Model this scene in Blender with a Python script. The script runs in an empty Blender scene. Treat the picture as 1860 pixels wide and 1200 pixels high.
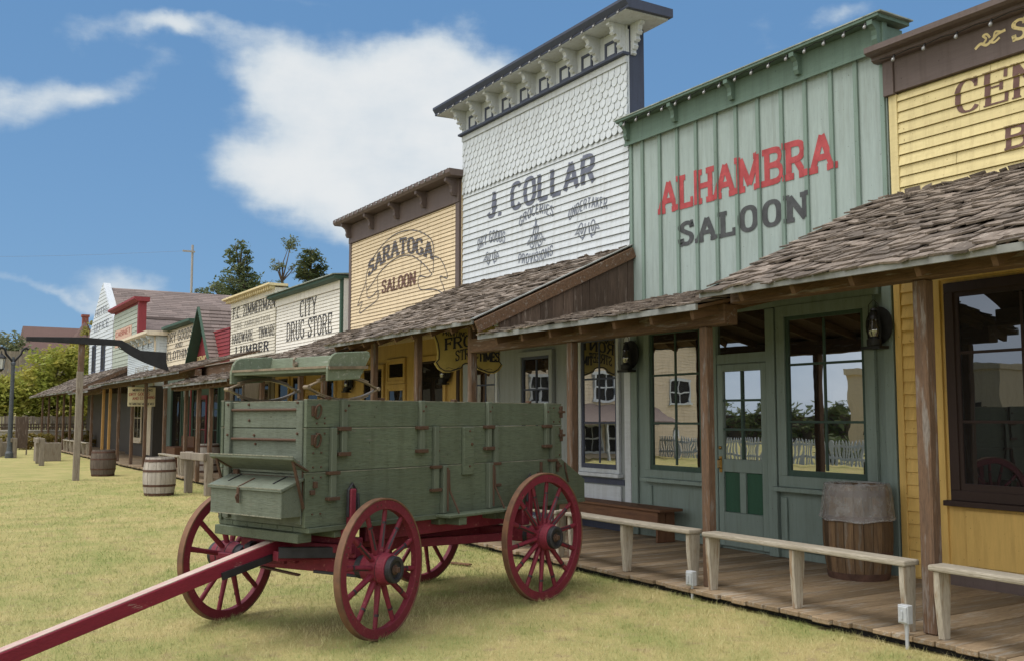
import bpy, math, random
import numpy as np
from mathutils import Vector, Matrix
C = bpy.context.scene
COL = C.collection
R = math.radians

# ---------------------------------------------------------------- camera
cam_d = bpy.data.cameras.new('camera'); cam = bpy.data.objects.new('camera', cam_d); COL.objects.link(cam)
cam_d.sensor_fit = 'HORIZONTAL'; cam_d.sensor_width = 36.0; cam_d.lens = 34.45
cam_d.clip_start = 0.1; cam_d.clip_end = 3000
cam.location = (0, 0, 1.75)
cam.rotation_euler = (R(90 + 5.01), 0, R(-31.62))
C.camera = cam
C.view_settings.view_transform = 'Standard'; C.view_settings.look = 'None'
C.view_settings.exposure = 0.7; C.view_settings.gamma = 1.0
try: C.view_settings.use_curve_mapping = False
except Exception: pass

# ---------------------------------------------------------------- sky and sun
SUN_EL, SUN_AZ = R(68), R(-72)          # azimuth measured from +Y towards +X
sun_dir = Vector((math.sin(SUN_AZ) * math.cos(SUN_EL), math.cos(SUN_AZ) * math.cos(SUN_EL), math.sin(SUN_EL)))
W = bpy.data.worlds.new('World'); C.world = W; W.use_nodes = True
nt = W.node_tree; nt.nodes.clear()
def wn(t, **k):
    n = nt.nodes.new(t)
    for a, b in k.items(): setattr(n, a, b)
    return n
def wl(a, b): nt.links.new(a, b)
def wmath(op, a, b=None, c=None, clamp=False):
    n = wn('ShaderNodeMath', operation=op); n.use_clamp = clamp
    for i, v in enumerate((a, b, c)):
        if v is None: continue
        if isinstance(v, (int, float)): n.inputs[i].default_value = v
        else: wl(v, n.inputs[i])
    return n.outputs[0]
def wmix(f, a, b):
    n = wn('ShaderNodeMix', data_type='RGBA')
    for s, v in ((0, f), (6, a), (7, b)):
        if isinstance(v, (int, float)): n.inputs[s].default_value = v
        elif isinstance(v, tuple): n.inputs[s].default_value = v
        else: wl(v, n.inputs[s])
    return n.outputs[2]
sky = wn('ShaderNodeTexSky', sky_type='NISHITA'); sky.sun_disc = False
sky.sun_elevation = SUN_EL; sky.sun_rotation = SUN_AZ; sky.altitude = 800; sky.air_density = 1.0; sky.dust_density = 0.4; sky.ozone_density = 2.5
tc = wn('ShaderNodeTexCoord')
bg = wn('ShaderNodeBackground'); bg.inputs['Strength'].default_value = 0.1
out = wn('ShaderNodeOutputWorld'); wl(bg.outputs[0], out.inputs[0])
# clouds: soft banks placed by compass direction and height, torn by noise
dirv = tc.outputs['Generated']
warp = wn('ShaderNodeTexNoise'); warp.inputs['Scale'].default_value = 5.0; warp.inputs['Detail'].default_value = 7; wl(dirv, warp.inputs['Vector'])
wv = wn('ShaderNodeVectorMath', operation='SUBTRACT'); wl(warp.outputs['Color'], wv.inputs[0]); wv.inputs[1].default_value = (.5, .5, .5)
ws = wn('ShaderNodeVectorMath', operation='SCALE'); wl(wv.outputs[0], ws.inputs[0]); ws.inputs['Scale'].default_value = 0.16
wd = wn('ShaderNodeVectorMath', operation='ADD'); wl(dirv, wd.inputs[0]); wl(ws.outputs[0], wd.inputs[1])
n1 = wn('ShaderNodeTexNoise'); n1.inputs['Scale'].default_value = 9; n1.inputs['Detail'].default_value = 9; n1.inputs['Roughness'].default_value = .58; wl(dirv, n1.inputs['Vector'])
mp = wn('ShaderNodeMapping'); wl(dirv, mp.inputs['Vector']); mp.inputs['Scale'].default_value = (3, 3, 9)
n2 = wn('ShaderNodeTexNoise'); n2.inputs['Scale'].default_value = 2.2; n2.inputs['Detail'].default_value = 8; n2.inputs['Roughness'].default_value = .6; wl(mp.outputs[0], n2.inputs['Vector'])
# banks: (azimuth, elevation, half-width, half-height in degrees, weight)
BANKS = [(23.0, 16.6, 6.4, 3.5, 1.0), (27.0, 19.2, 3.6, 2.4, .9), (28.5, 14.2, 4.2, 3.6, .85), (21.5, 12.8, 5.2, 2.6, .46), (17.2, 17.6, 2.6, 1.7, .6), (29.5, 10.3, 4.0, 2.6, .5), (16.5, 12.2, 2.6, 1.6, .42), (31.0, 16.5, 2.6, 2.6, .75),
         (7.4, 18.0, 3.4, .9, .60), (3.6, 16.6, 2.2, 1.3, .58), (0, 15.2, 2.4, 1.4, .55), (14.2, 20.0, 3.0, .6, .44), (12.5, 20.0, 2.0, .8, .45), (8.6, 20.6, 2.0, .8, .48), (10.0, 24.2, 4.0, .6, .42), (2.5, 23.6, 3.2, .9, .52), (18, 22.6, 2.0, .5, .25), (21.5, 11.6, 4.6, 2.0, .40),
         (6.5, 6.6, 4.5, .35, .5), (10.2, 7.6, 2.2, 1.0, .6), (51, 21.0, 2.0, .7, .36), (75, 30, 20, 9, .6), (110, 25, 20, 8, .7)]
total = None
for az, el, ha, he, wt in BANKS:
    a, e = R(az), R(el)
    c = Vector((math.sin(a) * math.cos(e), math.cos(a) * math.cos(e), math.sin(e)))
    ea = Vector((math.cos(a), -math.sin(a), 0)); ee = c.cross(ea) * -1
    d = wn('ShaderNodeVectorMath', operation='SUBTRACT'); wl(wd.outputs[0], d.inputs[0]); d.inputs[1].default_value = c
    def dot(v, s):
        n = wn('ShaderNodeVectorMath', operation='DOT_PRODUCT'); wl(d.outputs[0], n.inputs[0]); n.inputs[1].default_value = v / s
        return n.outputs['Value']
    da, de, dc = dot(ea, R(ha)), dot(ee, R(he)), dot(c, 0.5)
    q = wmath('ADD', wmath('ADD', wmath('MULTIPLY', da, da), wmath('MULTIPLY', de, de)), wmath('MULTIPLY', dc, dc))
    g = wmath('MULTIPLY', wmath('POWER', 2.71828, wmath('MULTIPLY', q, -0.9)), wt)
    total = g if total is None else wmath('MAXIMUM', total, g) if wt > 5 else wmath('ADD', total, g)
total = wmath('MINIMUM', total, 1.05)
nz = wmath('MULTIPLY', wmath('SUBTRACT', wmath('ADD', wmath('MULTIPLY', n1.outputs[0], .55), wmath('MULTIPLY', n2.outputs[0], .45)), .5), 1.9)
dens = wmath('ADD', total, nz)
mr = wn('ShaderNodeMapRange', interpolation_type='SMOOTHSTEP'); wl(dens, mr.inputs['Value'])
mr.inputs['From Min'].default_value = .28; mr.inputs['From Max'].default_value = .84
core = wn('ShaderNodeMapRange', interpolation_type='SMOOTHSTEP'); wl(dens, core.inputs['Value'])
core.inputs['From Min'].default_value = .45; core.inputs['From Max'].default_value = 1.25
K = 1 / (.1 * 2 ** .7)
def kc(r, g, b): return (r * K, g * K, b * K, 1)
cloudcol = wmix(core.outputs[0], kc(.58, .67, .75), kc(.79, .82, .84))
# the clear sky: the sky model, evened out towards the deep clean blue of this day
sep = wn('ShaderNodeSeparateXYZ'); wl(dirv, sep.inputs[0])
low = wn('ShaderNodeMapRange', interpolation_type='SMOOTHSTEP'); wl(sep.outputs[2], low.inputs['Value']); low.inputs['From Min'].default_value = -.02; low.inputs['From Max'].default_value = .45
blue = wmix(low.outputs[0], kc(.20, .395, .67), kc(.14, .315, .60))
dim = wn('ShaderNodeMix', data_type='RGBA', blend_type='MULTIPLY'); dim.inputs[0].default_value = 1; wl(sky.outputs[0], dim.inputs[6]); dim.inputs[7].default_value = (.55, .55, .5, 1)
skyc = wmix(.78, dim.outputs[2], blue)
skyc = wmix(mr.outputs[0], skyc, cloudcol)
# added unseen to light the fronts: bright veil in the sky behind the photographer
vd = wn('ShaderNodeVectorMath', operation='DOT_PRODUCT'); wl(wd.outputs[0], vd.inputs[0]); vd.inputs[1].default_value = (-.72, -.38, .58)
fill_veil = wn('ShaderNodeMapRange', interpolation_type='SMOOTHSTEP'); wl(wmath('ADD', vd.outputs['Value'], wmath('MULTIPLY', nz, .12)), fill_veil.inputs['Value']); fill_veil.inputs['From Min'].default_value = .02; fill_veil.inputs['From Max'].default_value = .75
fill_veilcol = wmix(n2.outputs[0], kc(1.25, 1.26, 1.27), kc(1.95, 1.92, 1.87))
wl(wmix(fill_veil.outputs[0], skyc, fill_veilcol), bg.inputs['Color'])

sd = bpy.data.lights.new('sun', 'SUN'); sun = bpy.data.objects.new('sun', sd); COL.objects.link(sun)
sd.energy = 1.75; sd.angle = R(38); sd.color = (1.0, .968, .925)
sun.location = (-20, 10, 40); sun.rotation_euler = sun_dir.to_track_quat('Z', 'Y').to_euler()
C.cycles.max_bounces = 6; C.cycles.diffuse_bounces = 3; C.cycles.glossy_bounces = 3; C.cycles.transmission_bounces = 4; C.cycles.transparent_max_bounces = 6
C.cycles.use_denoising = True
try: C.cycles.denoising_prefilter = 'ACCURATE'; C.cycles.denoising_input_passes = 'RGB_ALBEDO_NORMAL'
except Exception: pass
# ================================================================ helpers
class MB:
    """collects shapes and links them as one mesh object"""
    def __init__(s): s.v = []; s.f = []; s.m = []
    def poly(s, pts, m=0):
        i = len(s.v); s.v += [tuple(p) for p in pts]; s.f.append(tuple(range(i, i + len(pts)))); s.m.append(m)
    def mesh(s, vs, fs, m=0):
        i = len(s.v); s.v += [tuple(p) for p in vs]
        for f in fs: s.f.append(tuple(k + i for k in f)); s.m.append(m)
    def hexa(s, p, m=0):
        """8 corners: bottom 0-3 counter-clockwise, top 4-7"""
        s.mesh(p, [(3, 2, 1, 0), (4, 5, 6, 7), (0, 1, 5, 4), (1, 2, 6, 5), (2, 3, 7, 6), (3, 0, 4, 7)], m)
    def box(s, x0, x1, y0, y1, z0, z1, m=0):
        if x0 > x1: x0, x1 = x1, x0
        if y0 > y1: y0, y1 = y1, y0
        if z0 > z1: z0, z1 = z1, z0
        s.hexa([(x0, y0, z0), (x1, y0, z0), (x1, y1, z0), (x0, y1, z0), (x0, y0, z1), (x1, y0, z1), (x1, y1, z1), (x0, y1, z1)], m)
    def bar(s, p, q, w, h, m=0, up=(0, 0, 1), w2=None, h2=None):
        p, q = Vector(p), Vector(q); d = (q - p).normalized(); up = Vector(up)
        if abs(d.dot(up)) > .98: up = Vector((1, 0, 0))
        a = d.cross(up).normalized(); b = a.cross(d).normalized()
        w2 = w if w2 is None else w2; h2 = h if h2 is None else h2
        r = lambda o, ww, hh: [o - a * ww / 2 - b * hh / 2, o + a * ww / 2 - b * hh / 2, o + a * ww / 2 + b * hh / 2, o - a * ww / 2 + b * hh / 2]
        P = r(p, w, h) + r(q, w2, h2)
        s.mesh(P, [(0, 1, 2, 3), (7, 6, 5, 4), (0, 4, 5, 1), (1, 5, 6, 2), (2, 6, 7, 3), (3, 7, 4, 0)], m)
    def tube(s, pts, r, n=8, m=0, caps=True):
        pts = [Vector(p) for p in pts]; rs = r if isinstance(r, (list, tuple)) else [r] * len(pts)
        vs = []; ref = None
        for i, p in enumerate(pts):
            d = (pts[min(i + 1, len(pts) - 1)] - pts[max(i - 1, 0)]).normalized()
            if ref is None: ref = Vector((0, 0, 1)) if abs(d.z) < .9 else Vector((1, 0, 0))
            a = d.cross(ref).normalized(); b = a.cross(d).normalized(); ref = b
            for k in range(n):
                t = 2 * math.pi * k / n; vs.append(p + a * math.cos(t) * rs[i] + b * math.sin(t) * rs[i])
        fs = []
        for i in range(len(pts) - 1):
            for k in range(n):
                fs.append((i * n + k, i * n + (k + 1) % n, (i + 1) * n + (k + 1) % n, (i + 1) * n + k))
        if caps: fs.append(tuple(range(n - 1, -1, -1))); fs.append(tuple(range((len(pts) - 1) * n, len(pts) * n)))
        s.mesh(vs, fs, m)
    def lathe(s, prof, n=24, m=0, mat=None, mats=None, close=True):
        """profile of (radius, height) about local z; mat = placing matrix"""
        mat = mat or Matrix()
        base = len(s.v)
        for r, z in prof:
            for k in range(n):
                t = 2 * math.pi * k / n; s.v.append(tuple(mat @ Vector((r * math.cos(t), r * math.sin(t), z))))
        for i in range(len(prof) - 1):
            for k in range(n):
                s.f.append((base + i * n + k, base + i * n + (k + 1) % n, base + (i + 1) * n + (k + 1) % n, base + (i + 1) * n + k)); s.m.append(mats[i] if mats else m)
        if close:
            s.f.append(tuple(base + k for k in range(n - 1, -1, -1))); s.m.append(mats[0] if mats else m)
            b2 = base + (len(prof) - 1) * n
            s.f.append(tuple(b2 + k for k in range(n))); s.m.append(mats[-1] if mats else m)
    def prism(s, pts, fn, d, m=0):
        """2-d outline extruded by d; fn(a, b, depth) gives the point"""
        n = len(pts); vs = [fn(a, b, 0) for a, b in pts] + [fn(a, b, d) for a, b in pts]
        fs = [tuple(range(n)), tuple(range(2 * n - 1, n - 1, -1))] + [(i, i + n, (i + 1) % n + n, (i + 1) % n) for i in range(n)]
        s.mesh(vs, fs, m)
    def build(s, name, mats, parent=None, bevel=0, smooth=False, loc=None, seg=1):
        me = bpy.data.meshes.new(name)
        o = None
        off = Vector((0, 0, 0))
        if parent is not None and parent.get('_w') is not None: off = Vector(parent['_w'])
        if loc is not None: off = Vector(loc)
        me.from_pydata([(a[0] - off.x, a[1] - off.y, a[2] - off.z) for a in s.v], [], s.f)
        for mm in (mats if isinstance(mats, (list, tuple)) else [mats]): me.materials.append(mm)
        me.polygons.foreach_set('material_index', s.m)
        if smooth: me.polygons.foreach_set('use_smooth', [True] * len(s.f))
        me.update()
        o = bpy.data.objects.new(name, me); COL.objects.link(o)
        if parent is not None:
            o.parent = parent
            if parent.get('_w') is not None: o['_w'] = parent['_w']
        elif loc is not None: o.location = loc
        if bevel:
            b = o.modifiers.new('bevel', 'BEVEL'); b.width = bevel; b.segments = seg; b.limit_method = 'ANGLE'; b.angle_limit = R(40)
        return o
def each(mb, name, mats, parent=None, **k):
    """one object for every loose piece of mb"""
    n = len(mb.v); par = list(range(n))
    def find(a):
        while par[a] != a: par[a] = par[par[a]]; a = par[a]
        return a
    for f in mb.f:
        for q in f[1:]: par[find(q)] = find(f[0])
    grp = {}
    for i, f in enumerate(mb.f): grp.setdefault(find(f[0]), []).append(i)
    out = []
    for fs in grp.values():
        m = MB(); ix = {}
        for i in fs:
            for q in mb.f[i]:
                if q not in ix: ix[q] = len(m.v); m.v.append(mb.v[q])
            m.f.append(tuple(ix[q] for q in mb.f[i])); m.m.append(mb.m[i])
        out.append(m.build(name, mats, parent, **k))
    return out
def tag(o, label=None, cat=None, group=None, kind=None):
    if label: o['label'] = label
    if cat: o['category'] = cat
    if group: o['group'] = group
    if kind: o['kind'] = kind
    return o
def thing(name, loc, label, cat, group=None, rotz=0, world=False):
    """an Empty at the thing's base; world=True: its parts are written in world coordinates"""
    o = bpy.data.objects.new(name, None); COL.objects.link(o); o.location = loc; o.rotation_euler = (0, 0, rotz); o.empty_display_size = .2
    if world: o['_w'] = tuple(loc)
    return tag(o, label, cat, group)
def copy_tree(o, parent=None):
    c = o.copy(); COL.objects.link(c)
    if parent is not None: c.parent = parent
    for ch in [x for x in bpy.data.objects if x.parent == o]: copy_tree(ch, c)
    return c
def dup(o, loc, rotz=None, label=None, group=None):
    c = copy_tree(o); c.location = loc
    if rotz is not None: c.rotation_euler = (0, 0, rotz)
    if label: c['label'] = label
    if group: c['group'] = group
    return c

# ---------------------------------------------------------------- materials
def newmat(name):
    m = bpy.data.materials.new(name); m.use_nodes = True
    t = m.node_tree; b = t.nodes['Principled BSDF']
    return m, t, b
def nn(t, ty, **k):
    n = t.nodes.new(ty)
    for a, b in k.items(): setattr(n, a, b)
    return n
def mixc(t, f, a, b, blend='MIX'):
    n = nn(t, 'ShaderNodeMix', data_type='RGBA', blend_type=blend)
    for s, v in ((0, f), (6, a), (7, b)):
        if isinstance(v, (int, float)): n.inputs[s].default_value = v
        elif isinstance(v, tuple): n.inputs[s].default_value = v if len(v) == 4 else v + (1,)
        else: t.links.new(v, n.inputs[s])
    return n.outputs[2]
def noise(t, vec, scale, detail=5, rough=.55):
    n = nn(t, 'ShaderNodeTexNoise'); n.inputs['Scale'].default_value = scale; n.inputs['Detail'].default_value = detail; n.inputs['Roughness'].default_value = rough
    if vec is not None: t.links.new(vec, n.inputs['Vector'])
    return n.outputs[0]
def ramp(t, v, lo, hi, a=0., b=1.):
    n = nn(t, 'ShaderNodeMapRange'); t.links.new(v, n.inputs[0])
    for k, x in zip(('From Min', 'From Max', 'To Min', 'To Max'), (lo, hi, a, b)): n.inputs[k].default_value = x
    return n.outputs[0]
def mathn(t, op, a, b):
    n = nn(t, 'ShaderNodeMath', operation=op)
    for i, v in enumerate((a, b)):
        if isinstance(v, (int, float)): n.inputs[i].default_value = v
        else: t.links.new(v, n.inputs[i])
    return n.outputs[0]
AX = {'x': (1, 9, 9), 'y': (9, 1, 9), 'z': (9, 9, 1), None: (4, 4, 4)}
def wood(name, c1, c2, axis='y', rough=.75, var=.25, wear=0., wearcol=(.3, .27, .23), bump=.25, sc=1., spec=.25, wscale=2.2, dirt=.25, fine=.35, streak=0.):
    """painted or bare timber: grain along axis, tone per board, patches of wear"""
    m, t, b = newmat(name)
    co = nn(t, 'ShaderNodeTexCoord'); geo = nn(t, 'ShaderNodeNewGeometry')
    oi = nn(t, 'ShaderNodeObjectInfo')
    # every board gets its own piece of grain
    sh = nn(t, 'ShaderNodeVectorMath', operation='ADD'); t.links.new(co.outputs['Object'], sh.inputs[0])
    sc3 = nn(t, 'ShaderNodeCombineXYZ')
    rr = mathn(t, 'MULTIPLY', mathn(t, 'ADD', geo.outputs['Random Per Island'], oi.outputs['Random']), 37.)
    for i in range(3): t.links.new(rr, sc3.inputs[i])
    t.links.new(sc3.outputs[0], sh.inputs[1])
    mp = nn(t, 'ShaderNodeMapping'); t.links.new(sh.outputs[0], mp.inputs['Vector']); mp.inputs['Scale'].default_value = tuple(k * sc for k in AX[axis])
    g = noise(t, mp.outputs[0], 3.2, 6, .6); big = noise(t, sh.outputs[0], 1.3, 4)
    fineg = noise(t, mp.outputs[0], 14, 4, .6)
    col = mixc(t, ramp(t, g, .3, .7), tuple(c1), tuple(c2))
    if wear:
        wv = noise(t, mp.outputs[0], wscale, 6, .65)
        col = mixc(t, ramp(t, wv, .72 - wear * .35, .80 - wear * .35), col, tuple(wearcol))
    hs = nn(t, 'ShaderNodeHueSaturation'); t.links.new(col, hs.inputs['Color'])
    t.links.new(ramp(t, geo.outputs['Random Per Island'], 0, 1, 1 - var, 1 + var), hs.inputs['Value'])
    col = mixc(t, ramp(t, big, .35, .75, 0, dirt), hs.outputs[0], tuple(x * .55 for x in c1))
    col = mixc(t, ramp(t, fineg, .45, .75, 0, fine), col, tuple(x * .45 for x in c2))
    if streak:
        ms = nn(t, 'ShaderNodeMapping'); t.links.new(co.outputs['Object'], ms.inputs['Vector']); ms.inputs['Scale'].default_value = (7, 7, .55)
        sn = noise(t, ms.outputs[0], 1.6, 6, .68); sp = noise(t, co.outputs['Object'], 38, 2, .5)
        col = mixc(t, ramp(t, sn, .48, .78, 0, streak), col, tuple(x * q for x, q in zip(c1, (.52, .49, .44))))
        col = mixc(t, ramp(t, sp, .70, .76, 0, min(1, streak * 1.6)), col, tuple(x * q for x, q in zip(c1, (.38, .34, .29))))
    t.links.new(col, b.inputs['Base Color'])
    b.inputs['Roughness'].default_value = rough; b.inputs['Specular IOR Level'].default_value = spec
    if bump:
        bp = nn(t, 'ShaderNodeBump'); bp.inputs['Strength'].default_value = bump; bp.inputs['Distance'].default_value = .01
        t.links.new(mathn(t, 'ADD', g, mathn(t, 'MULTIPLY', fineg, .6)), bp.inputs['Height']); t.links.new(bp.outputs[0], b.inputs['Normal'])
    return m
def paint(name, c, axis='y', var=.04, wear=0., wearcol=(.35, .3, .24), rough=.6, dirt=.18, bump=.12, fine=.12, spec=.3, streak=.58, **k):
    c2 = tuple(x * .88 for x in c)
    return wood(name, c, c2, axis, rough, var, wear, wearcol, bump, 1., spec, dirt=dirt, fine=fine, streak=streak, **k)
def plain(name, c, rough=.6, metal=0., var=.1, sc=20., bump=.0, spec=.4, c2=None):
    m, t, b = newmat(name); co = nn(t, 'ShaderNodeTexCoord'); geo = nn(t, 'ShaderNodeNewGeometry')
    n = noise(t, co.outputs['Object'], sc, 5)
    col = mixc(t, ramp(t, n, .3, .7), tuple(x * (1 - var) for x in c), tuple(c2) if c2 else tuple(min(1, x * (1 + var)) for x in c))
    t.links.new(col, b.inputs['Base Color'])
    b.inputs['Roughness'].default_value = rough; b.inputs['Metallic'].default_value = metal; b.inputs['Specular IOR Level'].default_value = spec
    if bump:
        bp = nn(t, 'ShaderNodeBump'); bp.inputs['Strength'].default_value = bump; bp.inputs['Distance'].default_value = .01; t.links.new(n, bp.inputs['Height']); t.links.new(bp.outputs[0], b.inputs['Normal'])
    return m
def glass(name, refl, tintc=(.012, .013, .014), wav=.011, sc=2.1, gl=(1, 1, 1)):
    """old window glass in front of a dark room: a wavy mirror over black"""
    m, t, b = newmat(name); t.nodes.remove(b); o = t.nodes['Material Output']
    co = nn(t, 'ShaderNodeTexCoord'); n = noise(t, co.outputs['Object'], sc, 2, .4); n2 = noise(t, co.outputs['Object'], sc * 6, 1, .4)
    bp = nn(t, 'ShaderNodeBump'); bp.inputs['Strength'].default_value = wav; bp.inputs['Distance'].default_value = .1
    t.links.new(n, bp.inputs['Height'])
    gs = nn(t, 'ShaderNodeBsdfGlossy'); gs.inputs['Roughness'].default_value = .01; gs.inputs['Color'].default_value = gl + (1,); t.links.new(bp.outputs[0], gs.inputs['Normal'])
    df = nn(t, 'ShaderNodeBsdfDiffuse'); df.inputs['Color'].default_value = tintc + (1,)
    fr = nn(t, 'ShaderNodeLayerWeight'); fr.inputs['Blend'].default_value = .35
    mx = nn(t, 'ShaderNodeMixShader'); t.links.new(ramp(t, fr.outputs['Fresnel'], 0, .6, refl * .75, min(1, refl * 1.5)), mx.inputs[0])
    t.links.new(df.outputs[0], mx.inputs[1]); t.links.new(gs.outputs[0], mx.inputs[2]); t.links.new(mx.outputs[0], o.inputs['Surface'])
    return m
def leafmat(name, c1, c2, c3, trans=.35):
    m, t, b = newmat(name); geo = nn(t, 'ShaderNodeNewGeometry'); co = nn(t, 'ShaderNodeTexCoord')
    n = noise(t, co.outputs['Object'], .9, 3)
    col = mixc(t, geo.outputs['Random Per Island'], tuple(c1), tuple(c2)); col = mixc(t, ramp(t, n, .45, .7), col, tuple(c3))
    t.links.new(col, b.inputs['Base Color']); b.inputs['Roughness'].default_value = .6; b.inputs['Specular IOR Level'].default_value = .2
    tr = nn(t, 'ShaderNodeBsdfTranslucent'); t.links.new(col, tr.inputs['Color'])
    mx = nn(t, 'ShaderNodeMixShader'); mx.inputs[0].default_value = trans; o = t.nodes['Material Output']
    t.links.new(b.outputs[0], mx.inputs[1]); t.links.new(tr.outputs[0], mx.inputs[2]); t.links.new(mx.outputs[0], o.inputs['Surface'])
    return m

M = {}


M['post'] = wood('weathered post wood', (.165, .098, .06), (.10, .066, .046), 'z', .8, .22, .5, (.20, .175, .155), .9, wscale=2.4, dirt=.4, fine=.6)
M['post_new'] = wood('new post wood', (.42, .25, .09), (.32, .18, .06), 'z', .75, .15)
M['beam'] = wood('porch beam wood', (.145, .085, .05), (.085, .052, .032), 'y', .8, .2, .45, (.20, .17, .145), .8, fine=.55)
M['rafter'] = wood('rafter wood', (.15, .085, .045), (.09, .055, .03), 'x', .8, .2)
M['shingle'] = wood('cedar shake', (.205, .168, .138), (.125, .10, .082), 'x', .85, .42, .42, (.345, .30, .255), .8, wscale=3.5)
M['gable'] = wood('gable boards', (.115, .082, .062), (.062, .045, .035), 'z', .85, .35, .4, (.19, .155, .13), .5)
M['deck'] = wood('boardwalk planks', (.30, .22, .135), (.205, .145, .088), 'x', .8, .36, .55, (.30, .26, .21), .8, dirt=.4, fine=.6)
M['bench'] = wood('grey bench wood', (.45, .405, .33), (.31, .27, .205), 'y', .8, .14, .34, (.22, .17, .12), .7, wscale=5., dirt=.35, fine=.55)
M['benchleg'] = wood('grey bench leg wood', (.44, .40, .33), (.30, .26, .2), 'z', .8, .16, .5, (.24, .15, .08), .6, wscale=1.6, dirt=.4, fine=.5)
M['stained'] = wood('stained bench wood', (.17, .085, .045), (.10, .05, .03), 'y', .65, .12, 0, bump=.3)
M['stainedleg'] = wood('stained bench end wood', (.17, .085, .045), (.10, .05, .03), 'z', .65, .12, 0, bump=.3)
M['greywood'] = wood('grey old timber', (.27, .235, .19), (.18, .15, .12), 'z', .85, .15, .4, (.15, .11, .08), .5)
M['metaledge'] = plain('drip edge metal', (.235, .24, .225), .5, .3, .25, 8)
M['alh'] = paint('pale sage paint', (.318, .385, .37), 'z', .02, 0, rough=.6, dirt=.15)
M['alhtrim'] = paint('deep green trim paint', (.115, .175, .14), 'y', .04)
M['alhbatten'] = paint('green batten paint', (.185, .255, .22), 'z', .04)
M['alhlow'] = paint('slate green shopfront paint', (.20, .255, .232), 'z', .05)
M['alhsash'] = paint('dark green sash paint', (.045, .08, .065), 'z', .05)
M['alhpanel'] = paint('bottle green panel paint', (.025, .085, .05), 'z', .05)
M['white'] = paint('white siding paint', (.575, .615, .655), 'y', .025, .03, (.5, .48, .45), dirt=.08, fine=.05)
M['whitetrim'] = paint('white trim paint', (.53, .565, .60), 'y', .03, .05, (.5, .48, .45), dirt=.1, fine=.05)
M['navy'] = paint('navy trim paint', (.06, .07, .108), 'y', .05)
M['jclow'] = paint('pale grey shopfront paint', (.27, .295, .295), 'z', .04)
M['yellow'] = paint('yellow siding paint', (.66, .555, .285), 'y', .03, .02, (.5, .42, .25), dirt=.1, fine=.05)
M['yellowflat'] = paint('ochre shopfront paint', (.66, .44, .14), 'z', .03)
M['brown'] = paint('brown trim paint', (.125, .095, .087), 'y', .06, .12, (.16, .11, .09))
M['brownsash'] = paint('dark brown sash paint', (.035, .02, .016), 'z', .05)
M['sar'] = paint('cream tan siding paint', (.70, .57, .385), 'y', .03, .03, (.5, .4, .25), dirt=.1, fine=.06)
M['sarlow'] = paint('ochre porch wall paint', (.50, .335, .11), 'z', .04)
M['city'] = paint('ivory siding paint', (.80, .765, .69), 'y', .03, .02, (.5, .45, .4), dirt=.08, fine=.05)
M['zim'] = paint('cream siding paint', (.70, .655, .545), 'y', .03, .02, (.5, .45, .4), dirt=.1, fine=.05)
M['zimtrim'] = paint('straw trim paint', (.74, .62, .36), 'y', .03)
M['greenroof'] = plain('green roll roofing', (.22, .27, .22), .8, 0, .35, 6, .3, c2=(.34, .37, .33))
M['green'] = paint('forest green trim paint', (.05, .095, .065), 'y', .04)
M['red'] = paint('barn red paint', (.255, .038, .045), 'y', .05)
M['redv'] = paint('barn red board paint', (.255, .038, .045), 'z', .05)
M['dg'] = paint('buff siding paint', (.74, .645, .49), 'y', .03, .02, (.5, .45, .4), fine=.05)
M['blu'] = paint('ice blue siding paint', (.62, .68, .71), 'y', .03, .02, (.5, .45, .4), fine=.05)
M['grn'] = paint('grey green siding paint', (.40, .44, .37), 'y', .03, .02, (.5, .45, .4), fine=.05)
M['salmon'] = paint('faded salmon paint', (.62, .42, .32), 'y', .04, .25, (.4, .45, .38))
M['cream_house'] = paint('cream house siding', (.66, .56, .42), 'y', .03)
M['asphalt_shingle'] = wood('brown grey roof shingles', (.215, .168, .15), (.16, .128, .118), 'x', .9, .22, 0, bump=.3, dirt=.2)
M['mansion_roof'] = wood('brown mansion roof shingles', (.135, .082, .07), (.105, .066, .057), 'x', .9, .18, 0, bump=.3)
M['brick'] = plain('red brick', (.22, .07, .055), .85, 0, .2, 6)
M['shade_wall'] = paint('shade dark porch wall', (.075, .065, .055), 'z', .2)  # wall colour darkened to stand for the shade under the far porches
M['dark'] = plain('dark interior', (.012, .012, .012), .9, 0, .2, 4)
M['curtain'] = plain('pale curtain cloth', (.25, .21, .15), .9, 0, .3, 9)
M['black'] = plain('black iron', (.018, .018, .019), .5, .3, .3, 12)
M['lampglass'] = plain('frosted lamp glass', (.62, .62, .58), .2, 0, .1, 5)
def ink(name, c, flake=.64):
    m, t, b = newmat(name); co = nn(t, 'ShaderNodeTexCoord'); v = co.outputs['Object']
    n = noise(t, v, 6, 5, .6); f1 = noise(t, v, 34, 5, .7)
    t.links.new(mixc(t, ramp(t, n, .3, .7), tuple(x * .8 for x in c), tuple(min(1, x * 1.25 + .012) for x in c)), b.inputs['Base Color'])
    b.inputs['Roughness'].default_value = .7; b.inputs['Specular IOR Level'].default_value = .25
    tp = nn(t, 'ShaderNodeBsdfTransparent'); mx = nn(t, 'ShaderNodeMixShader'); t.links.new(ramp(t, mathn(t, 'ADD', f1, mathn(t, 'MULTIPLY', n, .25)), flake + .10, flake + .18, 0, .85), mx.inputs[0])
    t.links.new(b.outputs[0], mx.inputs[1]); t.links.new(tp.outputs[0], mx.inputs[2]); t.links.new(mx.outputs[0], t.nodes['Material Output'].inputs['Surface'])
    return m
M['ink_navy'] = ink('navy sign paint', (.10, .11, .15))
M['ink_soft'] = ink('faded navy sign paint', (.125, .14, .18), .8)
M['ink_dusk'] = ink('dusky sign paint', (.085, .08, .09), .7)
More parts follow.
